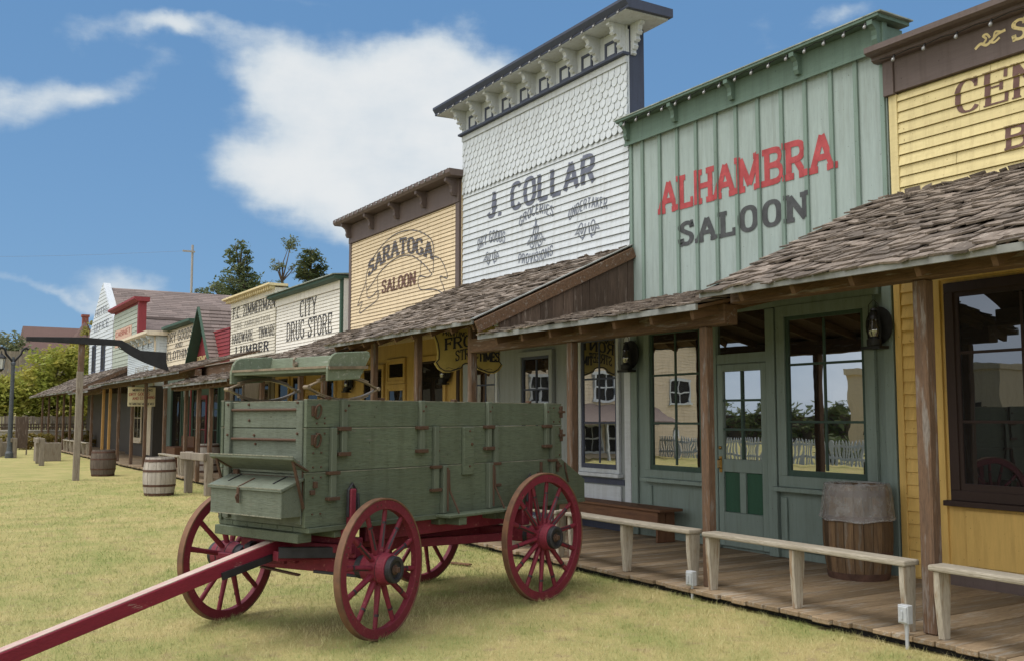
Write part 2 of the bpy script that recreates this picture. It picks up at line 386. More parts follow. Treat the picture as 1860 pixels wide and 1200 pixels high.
M['ink_black'] = ink('black sign paint', (.028, .028, .034))
M['ink_char'] = ink('charcoal sign paint', (.055, .058, .062))
M['ink_faint'] = ink('faint grey sign paint', (.36, .34, .29))
M['ink_red'] = ink('red sign paint', (.335, .055, .06))
M['ink_brown'] = ink('brown sign paint', (.115, .06, .05))
M['ink_cream'] = ink('cream sign paint', (.66, .54, .27))
M['ink_rust'] = ink('rust red sign paint', (.34, .10, .075))
M['g_mirror'] = glass('bright window glass', .62)
M['g_mid'] = glass('window glass', .42)
M['g_dim'] = glass('dim curtained window glass', .20, (.016, .015, .015), gl=(.80, .88, 1))
M['g_far'] = glass('shaded porch window glass', .10, (.014, .013, .012))
M['bulb'] = plain('clear bulb glass', (.20, .20, .20), .12, 0, .05, 5, spec=.8)
M['concrete'] = plain('pale concrete', (.30, .28, .25), .9, 0, .2, 3, .2)
M['rifle'] = plain('flat black sign paint', (.012, .012, .014), .65, 0, .4, 6)
M['lampiron'] = plain('grey black lamp paint', (.075, .085, .095), .5, .1, .15, 8)
# wagon
M['wg'] = paint('wagon green paint', (.112, .136, .092), 'x', .12, .30, (.215, .20, .165), .6, .55, .5, .7, wscale=7.)
M['wg_y'] = paint('wagon end green paint', (.128, .148, .113), 'y', .12, .30, (.25, .24, .2), .6, .5, .45, .65, wscale=7.)
M['wg_seat'] = paint('worn seat green paint', (.16, .19, .13), 'y', .06, .42, (.29, .30, .255), .55, .3, .3, .3, wscale=4.)
M['wg_edge'] = paint('wagon cleat green paint', (.115, .135, .10), 'z', .08, .1, (.26, .25, .2), .5, .3, .2)
M['wr'] = wood('wagon red paint', (.205, .027, .045), (.15, .02, .034), None, .55, .12, .28, (.33, .13, .12), .35, wscale=5., dirt=.45, fine=.4)
M['wornedge'] = wood('worn bare board edge', (.30, .28, .22), (.10, .12, .085), 'x', .8, .1, .4, (.09, .11, .08), .3, wscale=4.)
M['wr_tongue'] = wood('peeling red tongue paint', (.235, .022, .042), (.19, .02, .036), 'x', .6, .05, .3, (.50, .45, .37), .4, wscale=1.2)
M['wtop'] = wood('bare peeled tongue wood', (.46, .25, .24), (.50, .46, .38), 'x', .75, .1, .35, (.52, .48, .4), .5, wscale=1.)
M['rust'] = plain('rusty iron', (.135, .07, .038), .8, .15, .4, 26, .4, c2=(.075, .045, .032))
M['tyre'] = plain('rusted tyre iron', (.15, .085, .055), .75, .2, .3, 9, .3, c2=(.20, .10, .055))
M['wblack'] = plain('black wagon paint', (.02, .02, .024), .5, 0, .4, 14, .2)
M['steelrod'] = plain('worn spring steel', (.21, .165, .115), .5, .35, .35, 12, .1)
# ================================================================ lettering
def arc(cx, cy, rx, ry, a0, a1, n=9, e=2.5):
    o = []
    for i in range(n + 1):
        a = R(a0 + (a1 - a0) * i / n); c, s = math.cos(a), math.sin(a)
        o.append((cx + rx * math.copysign(abs(c) ** (2 / e), c), cy + ry * math.copysign(abs(s) ** (2 / e), s)))
    return o
def crom(p, n=5):
    o = []
    for i in range(len(p) - 1):
        a, b, c, d = p[max(i - 1, 0)], p[i], p[i + 1], p[min(i + 2, len(p) - 1)]
        for k in range(n):
            t = k / n
            o.append(tuple(.5 * (2 * b[j] + (c[j] - a[j]) * t + (2 * a[j] - 5 * b[j] + 4 * c[j] - d[j]) * t * t + (3 * b[j] - a[j] - 3 * c[j] + d[j]) * t ** 3) for j in range(len(b))))
    return o + [p[-1]]
def glyph(ch):
    """(width, strokes); a stroke is (points, serif at start, serif at end)"""
    S = lambda *p, a=1, b=1: (list(p), a, b)
    w = .62
    bowlB1 = arc(.28, .765, .30, .235, 90, -90, 8); bowlB2 = arc(.28, .265, .34, .265, 90, -90, 8)
    G = {
    'A': (.74, [S((.05, 0), (.37, 1), a=1, b=0), S((.37, 1), (.69, 0), a=0), S((.19, .34), (.55, .34), a=0, b=0)]),
    'B': (w, [S((.08, 0), (.08, 1), a=2, b=2), ([(.08, 1)] + bowlB1 + [(.08, .53)], 0, 0), ([(.08, .53)] + bowlB2 + [(.08, 0)], 0, 0)]),
    'C': (w, [(arc(.31, .5, .27, .5, 40, 320, 18), 3, 0)]),
    'D': (.64, [S((.08, 0), (.08, 1), a=2, b=2), ([(.08, 1), (.25, 1)] + arc(.27, .5, .31, .5, 90, -90, 12) + [(.25, 0), (.08, 0)], 0, 0)]),
    'E': (.58, [S((.08, 0), (.08, 1), a=2, b=2), S((.08, 1), (.54, 1), a=0, b=3), S((.08, .52), (.42, .52), a=0, b=4), S((.08, 0), (.54, 0), a=0, b=5)]),
    'F': (.55, [S((.08, 0), (.08, 1), a=1, b=2), S((.08, 1), (.52, 1), a=0, b=3), S((.08, .52), (.40, .52), a=0, b=4)]),
    'G': (.64, [(arc(.31, .5, .27, .5, 40, 350, 18), 3, 0), S((.58, .42), (.58, .08), a=0, b=0), S((.36, .42), (.62, .42), a=0, b=0)]),
    'H': (.70, [S((.09, 0), (.09, 1)), S((.61, 0), (.61, 1)), S((.09, .52), (.61, .52), a=0, b=0)]),
    'I': (.24, [S((.12, 0), (.12, 1))]),
    'J': (.50, [([(.40, 1), (.40, .26)] + arc(.22, .26, .18, .26, 0, -165, 8), 1, 0)]),
    'K': (.68, [S((.09, 0), (.09, 1)), S((.09, .36), (.56, 1), a=0), S((.25, .56), (.60, 0), a=0)]),
    'L': (.56, [S((.08, 0), (.08, 1), a=2, b=1), S((.08, 0), (.53, 0), a=0, b=5)]),
    'M': (.86, [S((.09, 0), (.09, 1), b=2), S((.09, 1), (.43, .12), a=0, b=0), S((.43, .12), (.77, 1), a=0, b=0), S((.77, 0), (.77, 1), b=2)]),
    'N': (.72, [S((.09, 0), (.09, 1), b=2), S((.09, 1), (.63, 0), a=0, b=0), S((.63, 0), (.63, 1), a=0)]),
    'O': (.66, [(arc(.33, .5, .27, .5, 90, 450, 24), 0, 0)]),
    'P': (.60, [S((.08, 0), (.08, 1), a=1, b=2), ([(.08, 1)] + arc(.28, .74, .30, .26, 90, -90, 8) + [(.08, .48)], 0, 0)]),
    'R': (.68, [S((.08, 0), (.08, 1), a=1, b=2), ([(.08, 1)] + arc(.28, .75, .29, .25, 90, -90, 8) + [(.08, .5)], 0, 0), S((.33, .5), (.60, 0), a=0)]),
    'S': (.60, [(crom([(.53, .74), (.50, .91), (.30, 1.), (.10, .90), (.09, .70), (.28, .54), (.48, .40), (.52, .20), (.42, .04), (.27, 0), (.10, .07), (.06, .27)]), 3, 6)]),
    'T': (.62, [S((.31, 0), (.31, 1), b=0), S((.03, 1), (.59, 1), a=3, b=3)]),
    'U': (.68, [([(.10, 1), (.10, .28)] + arc(.34, .28, .24, .28, 180, 360, 12) + [(.58, 1)], 1, 1)]),
    'V': (.70, [S((.06, 1), (.35, 0), a=1, b=0), S((.35, 0), (.64, 1), a=0, b=1)]),
    'W': (.95, [S((.05, 1), (.26, 0), b=0), S((.26, 0), (.47, .85), a=0, b=0), S((.47, .85), (.68, 0), a=0, b=0), S((.68, 0), (.90, 1), a=0)]),
    'Y': (.68, [S((.06, 1), (.34, .46), b=0), S((.62, 1), (.34, .46), b=0), S((.34, .46), (.34, 0), a=0)]),
    'Z': (.60, [S((.05, 1), (.54, 1), a=3, b=0), S((.54, 1), (.06, 0), a=0, b=0), S((.06, 0), (.56, 0), a=0, b=5)]),
    '.': (.22, [S((.11, 0), (.11, .13), a=0, b=0)]), ',': (.22, [S((.13, .1), (.07, -.12), a=0, b=0)]), "'": (.2, [S((.1, .8), (.1, 1.), a=0, b=0)]),
    ' ': (.34, []),
    }
    return G.get(ch, G[' '])
def ribbon(pts, tv, th):
    """quads of a stroke: tv thick across upright runs, th across level runs"""
    n = len(pts); q = []; L = []; closed = math.dist(pts[0], pts[-1]) < 1e-6
    P = [Vector(p) for p in pts]
    for i in range(n):
        if closed and i in (0, n - 1): d = P[1] - P[0] + (P[-1] - P[-2])
        else: d = (P[i] - P[i - 1]).normalized() * (i > 0) + (P[i + 1] - P[i]).normalized() * (i < n - 1) if 0 < i < n - 1 else (P[1] - P[0] if i == 0 else P[-1] - P[-2])
        d = d.normalized() if d.length > 1e-9 else Vector((1, 0)); nv = Vector((-d.y, d.x))
        t = math.sqrt((tv * nv.x) ** 2 + (th * nv.y) ** 2) / 2
        if 0 < i < n - 1:
            e = (P[i + 1] - P[i]).normalized(); t /= max(.6, Vector((-e.y, e.x)).dot(nv))
        L.append((P[i] + nv * t, P[i] - nv * t))
    for i in range(n - 1): q.append([L[i][0], L[i][1], L[i + 1][1], L[i + 1][0]])
    return q
def strokes(text, tv=.15, th=.11, slab=0., gap=.10, slabh=.10):
    """list of (quads, index) in letter units and the total width"""
    x = 0; out = []; k = 0
    for ch in text:
        w, st = glyph(ch)
        for pts, a, b in st:
            # keep the stroke inside the cap height
            pts = [(px, th / 2 + py * (1 - th)) if ch not in ".,'" else (px, py) for px, py in pts]
            q = ribbon([(x + px, py) for px, py in pts], tv, th)
            if slab:
                for (px, py), s in ((pts[0], a), (pts[-1], b)):
                    top = py > .5; y0, y1 = ((1 - slabh, 1) if top else (0, slabh))
                    px += x
                    if s == 1: q.append([Vector((px - slab, y1)), Vector((px - slab, y0)), Vector((px + slab, y0)), Vector((px + slab, y1))])
                    if s == 2: q.append([Vector((px - slab, y1)), Vector((px - slab, y0)), Vector((px, y0)), Vector((px, y1))])
                    if s == 3: q.append([Vector((px - tv * .3, 1)), Vector((px - tv * .3, .72)), Vector((px + tv * .3, .72)), Vector((px + tv * .3, 1))])
                    if s == 4: q.append([Vector((px - tv * .3, .66)), Vector((px - tv * .3, .38)), Vector((px + tv * .3, .38)), Vector((px + tv * .3, .66))])
                    if s in (5, 6): q.append([Vector((px - tv * .3, .30)), Vector((px - tv * .3, 0)), Vector((px + tv * .3, 0)), Vector((px + tv * .3, .30))])
            if q: out.append((q, k)); k += 1
        x += w + gap
    return out, x - gap
def clip(poly, ax, lo, hi):
    for s, lim in ((1, lo), (-1, -hi)):
        o = []
        for i in range(len(poly)):
            a, b = poly[i], poly[(i + 1) % len(poly)]; fa, fb = s * a[ax] - lim, s * b[ax] - lim
            if fa >= 0: o.append(a)
            if (fa >= 0) != (fb >= 0):
                t = fa / (fa - fb); o.append((a[0] + (b[0] - a[0]) * t, a[1] + (b[1] - a[1]) * t))
        poly = o
        if len(poly) < 3: return []
    return poly
class Face:
    """a wall face that lettering follows: flat, clapboards or battens (y, z) -> x"""
    def __init__(s, X, z0=None, e=None, lap=.022, thin=.004, battens=None, bw=.05, bd=.03):
        s.X, s.z0, s.e, s.lap, s.thin, s.b, s.bw, s.bd = X, z0, e, lap, thin, battens, bw, bd
    def put(s, mb, poly, lift, m=0):
        """poly of (y, z)"""
        if s.e:
            ys = [p[1] for p in poly]; i0 = int(math.floor((min(ys) - s.z0) / s.e)); i1 = int(math.floor((max(ys) - s.z0) / s.e))
            for i in range(i0, i1 + 1):
                a, b = s.z0 + i * s.e, s.z0 + (i + 1) * s.e - .010
                c = clip(poly, 1, a, b)
                if c:
                    mb.poly([(s.X - (s.lap + (s.thin - s.lap) * (p[1] - a) / (b - a)) - lift, p[0], p[1]) for p in c], m)
        elif s.b:
            edges = sorted(s.b); cuts = [-99]
            for e in edges: cuts += [e - s.bw / 2, e + s.bw / 2]
            cuts.append(99)
            for i in range(len(cuts) - 1):
                c = clip(poly, 0, cuts[i], cuts[i + 1])
                if c: mb.poly([(s.X - (s.bd if i % 2 else 0) - lift, p[0], p[1]) for p in c], m)
        else: mb.poly([(s.X - lift, p[0], p[1]) for p in poly], m)
def write(mb, face, text, yl, yr, zb, h, rise=None, tv=.15, th=.11, slab=0., gap=.1, shear=0., slabh=.1, m=0, lift0=.0055):
    """text from yl (its left end, farther up the street) to yr; rise(f) lifts the letters along an arc"""
    st, w = strokes(text, tv, th, slab, gap, slabh); k = (yl - yr) / w
    for q, i in st:
        for n, poly in enumerate(q):
            pts = []
            for p in poly:
                f = p.x / w; z = zb + p.y * h + (rise(f) if rise else 0)
                pts.append((yl - p.x * k - shear * (p.y) * k, z))
            if len(pts) >= 3: face.put(mb, pts, lift0 + i % 5 * .0004 + n % 3 * .0001, m)
def line(mb, face, pts, t, m=0, lift=.0055):
    """a painted line through (y, z) points"""
    for n, q in enumerate(ribbon(pts, t, t)): face.put(mb, [(p.x, p.y) for p in q], lift + n % 2 * .0002, m)

# ================================================================ carpentry
def clap(mb, X, y0, y1, z0, z1, e, m=0, lap=.022, thin=.004, y0f=None, y1f=None):
    """clapboards: each board a sloping face with a shadow groove beneath it, in lengths that butt; y0f/y1f(z) cut the ends"""
    z = z0; g = random.Random(int(abs(y0 * 131 + z0 * 17 + e * 1000)))
    f0 = y0f or (lambda q: y0); f1 = y1f or (lambda q: y1)
    while z < z1 - .012:
        b = min(z + e, z1); bt = b - .010
        lo, hi = max(f0(z), f0(b)), min(f1(z), f1(b)); cuts = []
        y = lo + g.uniform(.8, 4.5)
        while y < hi - .6: cuts.append(y); y += g.uniform(2.2, 4.6)
        ends = [None] + cuts + [None]
        for k in range(len(ends) - 1):
            d = g.gauss(0, .0016); dz = g.gauss(0, .0016)
            r = [(X - lap + d, z + dz), (X - thin, bt), (X + .014, bt), (X + .014, b)]
            A = (lambda q: f0(q)) if ends[k] is None else (lambda q, c=ends[k]: c + .0026)
            B = (lambda q: f1(q)) if ends[k + 1] is None else (lambda q, c=ends[k + 1]: c - .0026)
            P = [(x, A(q), q) for x, q in r] + [(x, B(q), q) for x, q in r] + [(X + .014, A(z), z), (X + .014, B(z), z)]
            mb.mesh(P, [(0, 1, 5, 4), (1, 2, 6, 5), (2, 3, 7, 6), (8, 0, 4, 9), (8, 3, 2, 1, 0), (9, 4, 5, 6, 7)], m)
        z += e
rng = random.Random(7)
def shakes(name, parent, y0, y1, xe, ze, xw, zw, seed, mats=None, exp=.15, over=.06, wmin=.09, wmax=.2, thick=.016, jit=.022, n_cut=None):
    """split shakes laid in courses from the eave up to the wall"""
    g = random.Random(seed); mb = MB()
    L = math.hypot(xw - xe, zw - ze); u = Vector(((xw - xe) / L, 0, (zw - ze) / L)); nrm = Vector((-u.z, 0, u.x))
    rows = int((L + over) / exp) + 1
    for r in range(rows):
        d0 = -over + r * exp; y = y0 - g.random() * .08
        wob = lambda yy: .012 * math.sin(yy * 2.1 + r * 1.7) + .008 * math.sin(yy * 5.3 + r)
        while y < y1:
            w = g.uniform(wmin, wmax); a, b = max(y, y0), min(y + w - g.uniform(.003, .012), y1); y += w
            if b - a < .02: continue
            j = g.gauss(0, jit) + wob(a); t = thick * g.uniform(.8, 1.7); lift = g.random() ** 3 * .024
            d1 = min(d0 + exp * 2.1, L + .01); s0 = d0 + j; sk = g.gauss(0, .008)
            base0, base1 = .021 + lift, .006
            o = Vector((xe, 0, ze))
            def P(d, yy, hgt):
                p = o + u * d + nrm * hgt; return (p.x, yy, p.z)
            tw = g.gauss(0, .005)
            mb.hexa([P(s0, a, base0 + tw), P(s0 + sk, b, base0 - tw), P(d1, b, base1), P(d1, a, base1), P(s0, a, base0 + t + tw), P(s0 + sk, b, base0 + t - tw), P(d1, b, base1 + .004), P(d1, a, base1 + .004)])
    return mb.build(name, mats or M['shingle'], parent)
def porch(parent, y0, y1, xe, ze, xw, zw, seed, beam=(6.66, 6.84), beamh=.2, edge=True, rafters=True, beam_mat=None, beam_y1=None, **k):
    """a board roof with shakes, a drip edge, rafters and the beam that the posts carry"""
    mb = MB(); L = math.hypot(xw - xe, zw - ze); ux, uz = (xw - xe) / L, (zw - ze) / L
    lo = lambda d, h: (xe + ux * d - uz * h, ze + uz * d + ux * h)
    a, b, c, d = lo(0, -.03), lo(L, -.03), lo(L, 0), lo(0, 0)
    mb.hexa([(a[0], y0, a[1]), (b[0], y0, b[1]), (b[0], y1, b[1]), (a[0], y1, a[1]), (d[0], y0, d[1]), (c[0], y0, c[1]), (c[0], y1, c[1]), (d[0], y1, d[1])])
    roof = mb.build('porch_roof', M['rafter'], parent)
    shakes('shakes', roof, y0, y1, xe, ze, xw, zw, seed, **k)
    if edge:
        mb = MB(); mb.box(xe - .035, xe - .004, y0 - .01, y1 + .01, ze - .045, ze + .012); mb.build('drip_edge', M['metaledge'], roof)
    zb = ze + (beam[0] - xe) * (zw - ze) / (xw - xe) - .035
    mb = MB(); mb.box(beam[0], beam[1], y0 + .02, beam_y1 or (y1 - .02), zb - beamh, zb - .004); mb.build('beam', beam_mat or M['beam'], roof, bevel=.008)
    if rafters:
        mb = MB(); y = y0 + .12
        while y < y1 - .05:
            p = lo(.02, -.036 - .05); q = lo(L - .02, -.036 - .05)
            mb.bar((p[0], y, p[1]), (beam[0] - .004, y, p[1] + (q[1] - p[1]) * (beam[0] - p[0]) / (q[0] - p[0])), .045, .09)
            mb.bar((beam[1] + .004, y, p[1] + (q[1] - p[1]) * (beam[1] - p[0]) / (q[0] - p[0])), (q[0], y, q[1]), .045, .09)
            y += .61
        each(mb, 'rafter', M['rafter'], roof)
    return roof, zb - beamh
def gable_boards(parent, y, xe, ze, xw, zw, zbot, seed, x0=None, face=-1):
    """vertical boards closing the end of a porch roof; zbot(x) is their foot"""
    g = random.Random(seed); mb = MB(); x = x0 or xe + .25
    top = lambda xx: ze + (xx - xe) * (zw - ze) / (xw - xe) - .06
    while x < xw - .02:
        w = g.uniform(.12, .2); b = min(x + w - .006, xw - .01); d = g.uniform(0, .008)
        mb.hexa([(x, y - .012 - d, zbot(x)), (b, y - .012 - d, zbot(b)), (b, y + .012, zbot(b)), (x, y + .012, zbot(x)), (x, y - .012 - d, top(x)), (b, y - .012 - d, top(b)), (b, y + .012, top(b)), (x, y + .012, top(x))])
        x += w
    o = mb.build('gable_boards', M['gable'], parent)
    mb = MB(); mb.bar((xe, y - .045, ze - .085), (xw - .02, y - .045, zw - .085), .035, .15); mb.build('rake_board', M['beam'], parent, bevel=.004)
    return o
def window(parent, X, y0, y1, z0, z1, cols, bars, frame, sash, gl, fw=.07, sill=True, deep=.05, muntin=.028, name='window', sillmat=None):
    """y1 is the left side seen from the street; bars = heights of the cross bars"""
    w = MB()
    for a, b, c, d in ((y0 - fw, y0, z0, z1), (y1, y1 + fw, z0, z1), (y0 - fw, y1 + fw, z1, z1 + fw), (y0 - fw, y1 + fw, z0 - fw, z0)):
        w.box(X - deep, X - .001, a, b, c, d)
    o = w.build(name, frame, parent, bevel=.004)
    s = MB(); sw = .045; xs0, xs1 = X - deep * .62, X - .002
    for a, b, c, d in ((y0, y0 + sw, z0, z1), (y1 - sw, y1, z0, z1), (y0 + sw, y1 - sw, z1 - sw, z1), (y0 + sw, y1 - sw, z0, z0 + sw * 1.5)): s.box(xs0, xs1, a, b, c, d)
    zs = [z0 + sw * 1.5] + list(bars) + [z1 - sw]
    for z in bars: s.box(xs0 + .006, xs1, y0 + sw, y1 - sw, z - muntin / 2, z + muntin / 2)
    for i in range(1, cols):
        yy = y0 + (y1 - y0) * i / cols
        for a, b in zip(zs[:-1], zs[1:]): s.box(xs0 + .008, xs1, yy - muntin / 2, yy + muntin / 2, a + muntin / 2, b - muntin / 2)
    s.build('sash', sash, o)
    p = MB(); p.box(X - deep * .30, X - .003, y0 + .02, y1 - .02, z0 + .02, z1 - .02); p.build('pane', gl, o)
    if sill:
        p = MB(); p.box(X - deep - .06, X - .001, y0 - fw - .05, y1 + fw + .05, z0 - fw - .055, z0 - fw - .002); p.build('sill', sillmat or frame, o, bevel=.005)
    return o
def moulding(mb, prof, y0, y1, m=0):
    """a level profile of (x, z) points run along the street"""
    n = len(prof); vs = [(x, y0, z) for x, z in prof] + [(x, y1, z) for x, z in prof]
    mb.mesh(vs, [(i, (i + 1) % n, (i + 1) % n + n, i + n) for i in range(n)] + [tuple(range(n - 1, -1, -1)), tuple(range(n, 2 * n))], m)
def scroll_bracket(mb, X, y, w, ztop, h, d, style=0, m=0):
    """a sawn bracket in the x-z plane standing out from the wall"""
    if style == 0: pr = [(0, 0), (1, 0), (1, .12), (.86, .16), (.8, .3), (.62, .34), (.55, .24), (.42, .3), (.40, .5), (.26, .58), (.2, .5), (.1, .58), (.12, .8), (.02, 1), (0, 1)]
    elif style == 1: pr = [(0, 0), (1, 0), (1, .1), (.8, .14), (.72, .26), (.80, .34), (.68, .42), (.55, .36), (.5, .46), (.58, .56), (.44, .62), (.36, .56), (.3, .66), (.38, .74), (.26, .84), (.18, .8), (.14, .9), (.2, .96), (.1, 1), (0, 1)]
    else: pr = [(0, 0), (1, 0), (1, .2), (.8, .26), (.55, .4), (.45, .62), (.5, .8), (.35, 1), (0, 1)]
    mb.prism([(X - a * d, ztop - b * h) for a, b in pr], lambda a, b, t: (a, y + t, b), w, m)
def lights(y0, y1, n, fn, label, hang=(0, 0, -1), group='string lights along the cornices'):
    """a string of clear bulbs along a cornice: one cord, separate bulbs"""
    p0 = fn(0)
    t = thing('light_string', p0, label, 'string lights', group, world=True)
    c = MB(); pts = [fn(i / (n * 2)) for i in range(n * 2 + 1)]
    c.tube([(p[0], p[1], p[2] + (-.012 if i % 2 else .006)) for i, p in enumerate(pts)], .005, 5); c.build('cord', M['black'], t)
    first = None
    for i in range(n):
        p = fn((i + .5) / n)
        if first is None:
            b = MB(); b.lathe([(.010, 0), (.012, .03), (.010, .034)], 8, 1); b.lathe([(.011, .036), (.018, .055), (.020, .066), (.014, .082), (.004, .088)], 10, 0)
            b.v = [(x, y, -z) for x, y, z in b.v]
            first = b.build('bulb', [M['bulb'], M['black']], None, smooth=True); first.parent = t; o = first
        else: o = first.copy(); COL.objects.link(o); o.parent = t
        o.location = Vector(p) - Vector(p0); o.rotation_euler = (0, R(25), 0)
    return t
# ================================================================ ground
def ground_mat():
    m, t, b = newmat('dry mown lawn'); co = nn(t, 'ShaderNodeTexCoord'); v = co.outputs['Object']
    n1 = noise(t, v, .22, 6, .6); n2 = noise(t, v, 1.1, 6, .65); n5 = noise(t, v, 4.5, 4, .65); n3 = noise(t, v, 60, 3, .7); n4 = noise(t, v, 260, 2, .7)
    c = mixc(t, ramp(t, n1, .38, .62), (.47, .39, .18), (.42, .37, .155))
    c = mixc(t, ramp(t, n2, .42, .64, 0, .85), c, (.27, .30, .10)); c = mixc(t, ramp(t, n5, .5, .75, 0, .5), c, (.24, .275, .085)); c = mixc(t, ramp(t, n5, .32, .44, .75, 0), c, (.33, .25, .15))
    c = mixc(t, ramp(t, n2, .34, .22, 0, .6), c, (.44, .35, .20))
    c = mixc(t, ramp(t, n3, .4, .75, 0, .55), c, (.24, .20, .08))
    c = mixc(t, ramp(t, n4, .5, .7, 0, .4), c, (.58, .51, .27))
    t.links.new(c, b.inputs['Base Color']); b.inputs['Roughness'].default_value = .95; b.inputs['Specular IOR Level'].default_value = .05
    bp = nn(t, 'ShaderNodeBump'); bp.inputs['Strength'].default_value = .6; bp.inputs['Distance'].default_value = .03
    t.links.new(mathn(t, 'ADD', n3, n4), bp.inputs['Height']); t.links.new(bp.outputs[0], b.inputs['Normal'])
    return m
M['lawn'] = ground_mat()
mb = MB(); S = 900
mb.mesh([(-S, -S, 0), (S, -S, 0), (S, S, 0), (-S, S, 0)], [(0, 1, 2, 3)])
tag(mb.build('lawn', M['lawn']), 'dry mown lawn in front of the old shops', 'lawn', kind='structure')

g = random.Random(3); mb = MB(); y = -6.0
while y < 66:
    w = g.uniform(.17, .215) if y < 25 else .3
    mb.box(6.52 + g.gauss(0, .02), 9.0, y, y + w - .007, .055 + g.uniform(0, .004), .100 + g.gauss(0, .0025)); y += w
tag(mb.build('boardwalk', M['deck'], bevel=.006), 'weathered plank boardwalk along the shop fronts', 'boardwalk', kind='structure')
mb = MB(); mb.box(6.62, 6.7, -6, 66, .0, .053); mb.box(6.75, 9.2, -6, 66, .0, .02)
tag(mb.build('boardwalk_joists', M['dark']), 'dark joists under the plank boardwalk', 'boardwalk', kind='structure')

# ================================================================ shops
F = 8.9
def shop(name, label, y0, y1, zlow, ztop, low, par, side=None, x=F, depth=.3, deep=7., body=True):
    b = thing(name, (x, (y0 + y1) / 2, .1), label, 'building', world=True)
    w = MB(); w.box(x, x + depth, y0, y1, .1, zlow); w.build('shopfront_wall', low, b)
    if ztop:
        w = MB(); w.box(x + .024, x + depth, y0, y1, zlow + .001, ztop); w.build('parapet', side or par, b)
    if body:
        w = MB(); w.box(x + depth + .002, x + deep, y0 + .02, y1 - .02, .1, min(zlow, 3.6)); w.build('rear_wall', par, b)
        w = MB(); w.box(x + depth + .002, x + deep + .2, y0 + .01, y1 - .01, min(zlow, 3.6) + .002, min(zlow, 3.6) + .12); w.build('roof', M['asphalt_shingle'], b)
    return b
def siding(b, X, y0, y1, z0, z1, e, mat, name='siding', **k):
    w = MB(); clap(w, X, y0, y1, z0, z1, e, **k); return w.build(name, mat, b), Face(X, z0, e, lap=k.get('lap', .022))
def post(b, y, ztop, mat=None, s=.105, x=6.75, z0=.098, tilt=0.):
    w = MB(); r = random.Random(int(y * 100)); w.bar((x + r.gauss(0, .006), y, z0), (x + tilt, y + r.gauss(0, .01), ztop), s, s, up=(0, 1, 0), w2=s * .97)
    return w.build('porch_post', mat or M['post'], b, bevel=.012)
def corner_board(b, X, y0, y1, z0, z1, mat, d=.03, name='corner_board'):
    w = MB(); w.box(X - d, X + .02, y0, y1, z0, z1); return w.build(name, mat, b, bevel=.003)

# ---------------------------------------------------------------- yellow shop (nearest, cut by the frame)
Y0, Y1 = .2, 6.66
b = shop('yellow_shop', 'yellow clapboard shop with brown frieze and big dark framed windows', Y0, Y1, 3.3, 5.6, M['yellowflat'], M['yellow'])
sd_, fc = siding(b, F, Y0, Y1 - .10, 3.35, 5.19, .117, M['yellow'])
corner_board(b, F, Y1 - .098, Y1, 3.3, 5.19, M['yellow'])
siding(b, F, 6.27, 6.60, .12, 3.34, .133, M['yellowflat'], name='lower_siding')
corner_board(b, F, 6.602, 6.68, .1, 3.34, M['yellowflat'])
corner_board(b, F, 6.14, 6.268, .1, 3.34, M['yellowflat'])
w = MB(); w.box(F - .04, F - .002, Y0, 6.138, 3.12, 3.34); w.box(F - .022, F - .002, Y0, 5.95, .30, .84); each(w, 'panel_board', M['yellowflat'], b, bevel=.003)
w = MB(); w.box(F - .035, F - .002, Y0, 6.138, .1, .28); w.build('kickboard', M['brown'], b)
w = MB(); w.box(F - .05, F + .02, Y0, 6.56, 5.20, 5.61); fr = w.build('frieze', M['brown'], b, bevel=.004)
w = MB(); w.box(F - .075, F + .02, 6.562, 6.69, 5.18, 5.63); w.build('frieze_end', M['brown'], b, bevel=.004)
w = MB(); moulding(w, [(F - .28, 5.70), (F - .28, 5.64), (F - .24, 5.62), (F - .16, 5.615), (F - .16, 5.58), (F - .12, 5.56), (F - .05, 5.56), (F - .05, 5.615), (F + .3, 5.615), (F + .3, 5.72)], Y0, 6.76); w.build('cornice', M['brown'], b)
w = MB(); write(w, fc, 'CEN', 5.87, 4.98, 4.77, .34, tv=.15, th=.05, slab=.11, gap=.12, slabh=.045); w.build('lettering', M['ink_brown'], b); w = MB(); write(w, fc, 'B', 5.37, 5.17, 4.29, .235, tv=.17, th=.12, slab=.12)
w.build('lower_lettering', M['ink_brown'], b)
w = MB(); ff = Face(F - .05); write(w, ff, 'S', 5.235, 5.09, 5.31, .21, tv=.19, th=.13, slab=.1)
line(w, ff, crom([(5.62, 5.365), (5.56, 5.40), (5.50, 5.37), (5.44, 5.40), (5.38, 5.44), (5.30, 5.455)], 6), .028); line(w, ff, crom([(5.54, 5.385), (5.50, 5.43), (5.53, 5.47), (5.49, 5.475), (5.46, 5.43)], 6), .022, lift=.0065)
line(w, ff, crom([(5.47, 5.40), (5.42, 5.37), (5.36, 5.40)], 6), .022, lift=.007); line(w, ff, crom([(5.42, 5.42), (5.40, 5.47), (5.33, 5.445)], 6), .02, lift=.0075)
w.build('frieze_lettering', M['ink_cream'], b)
window(b, F, 4.6, 5.98, 1.03, 2.98, 2, [1.70, 2.38], M['brownsash'], M['brownsash'], M['g_dim'], fw=.10, sillmat=M['brownsash'])
window(b, F, 2.9, 4.28, 1.03, 2.98, 2, [1.70, 2.38], M['brownsash'], M['brownsash'], M['g_dim'], fw=.10, sillmat=M['brownsash'])
rf, zb = porch(b, Y0, 6.86, 6.33, 2.90, F - .03, 4.08, 11, exp=.15, wmin=.08, wmax=.22, thick=.013, jit=.022)
post(b, 4.83, zb, s=.118, x=6.77); post(b, 2.4, zb, s=.118)
lights(6.6, .4, 17, lambda f: (F - .20, 6.62 - 6.2 * f, 5.545), 'string of clear bulbs under the brown cornice of the yellow shop')

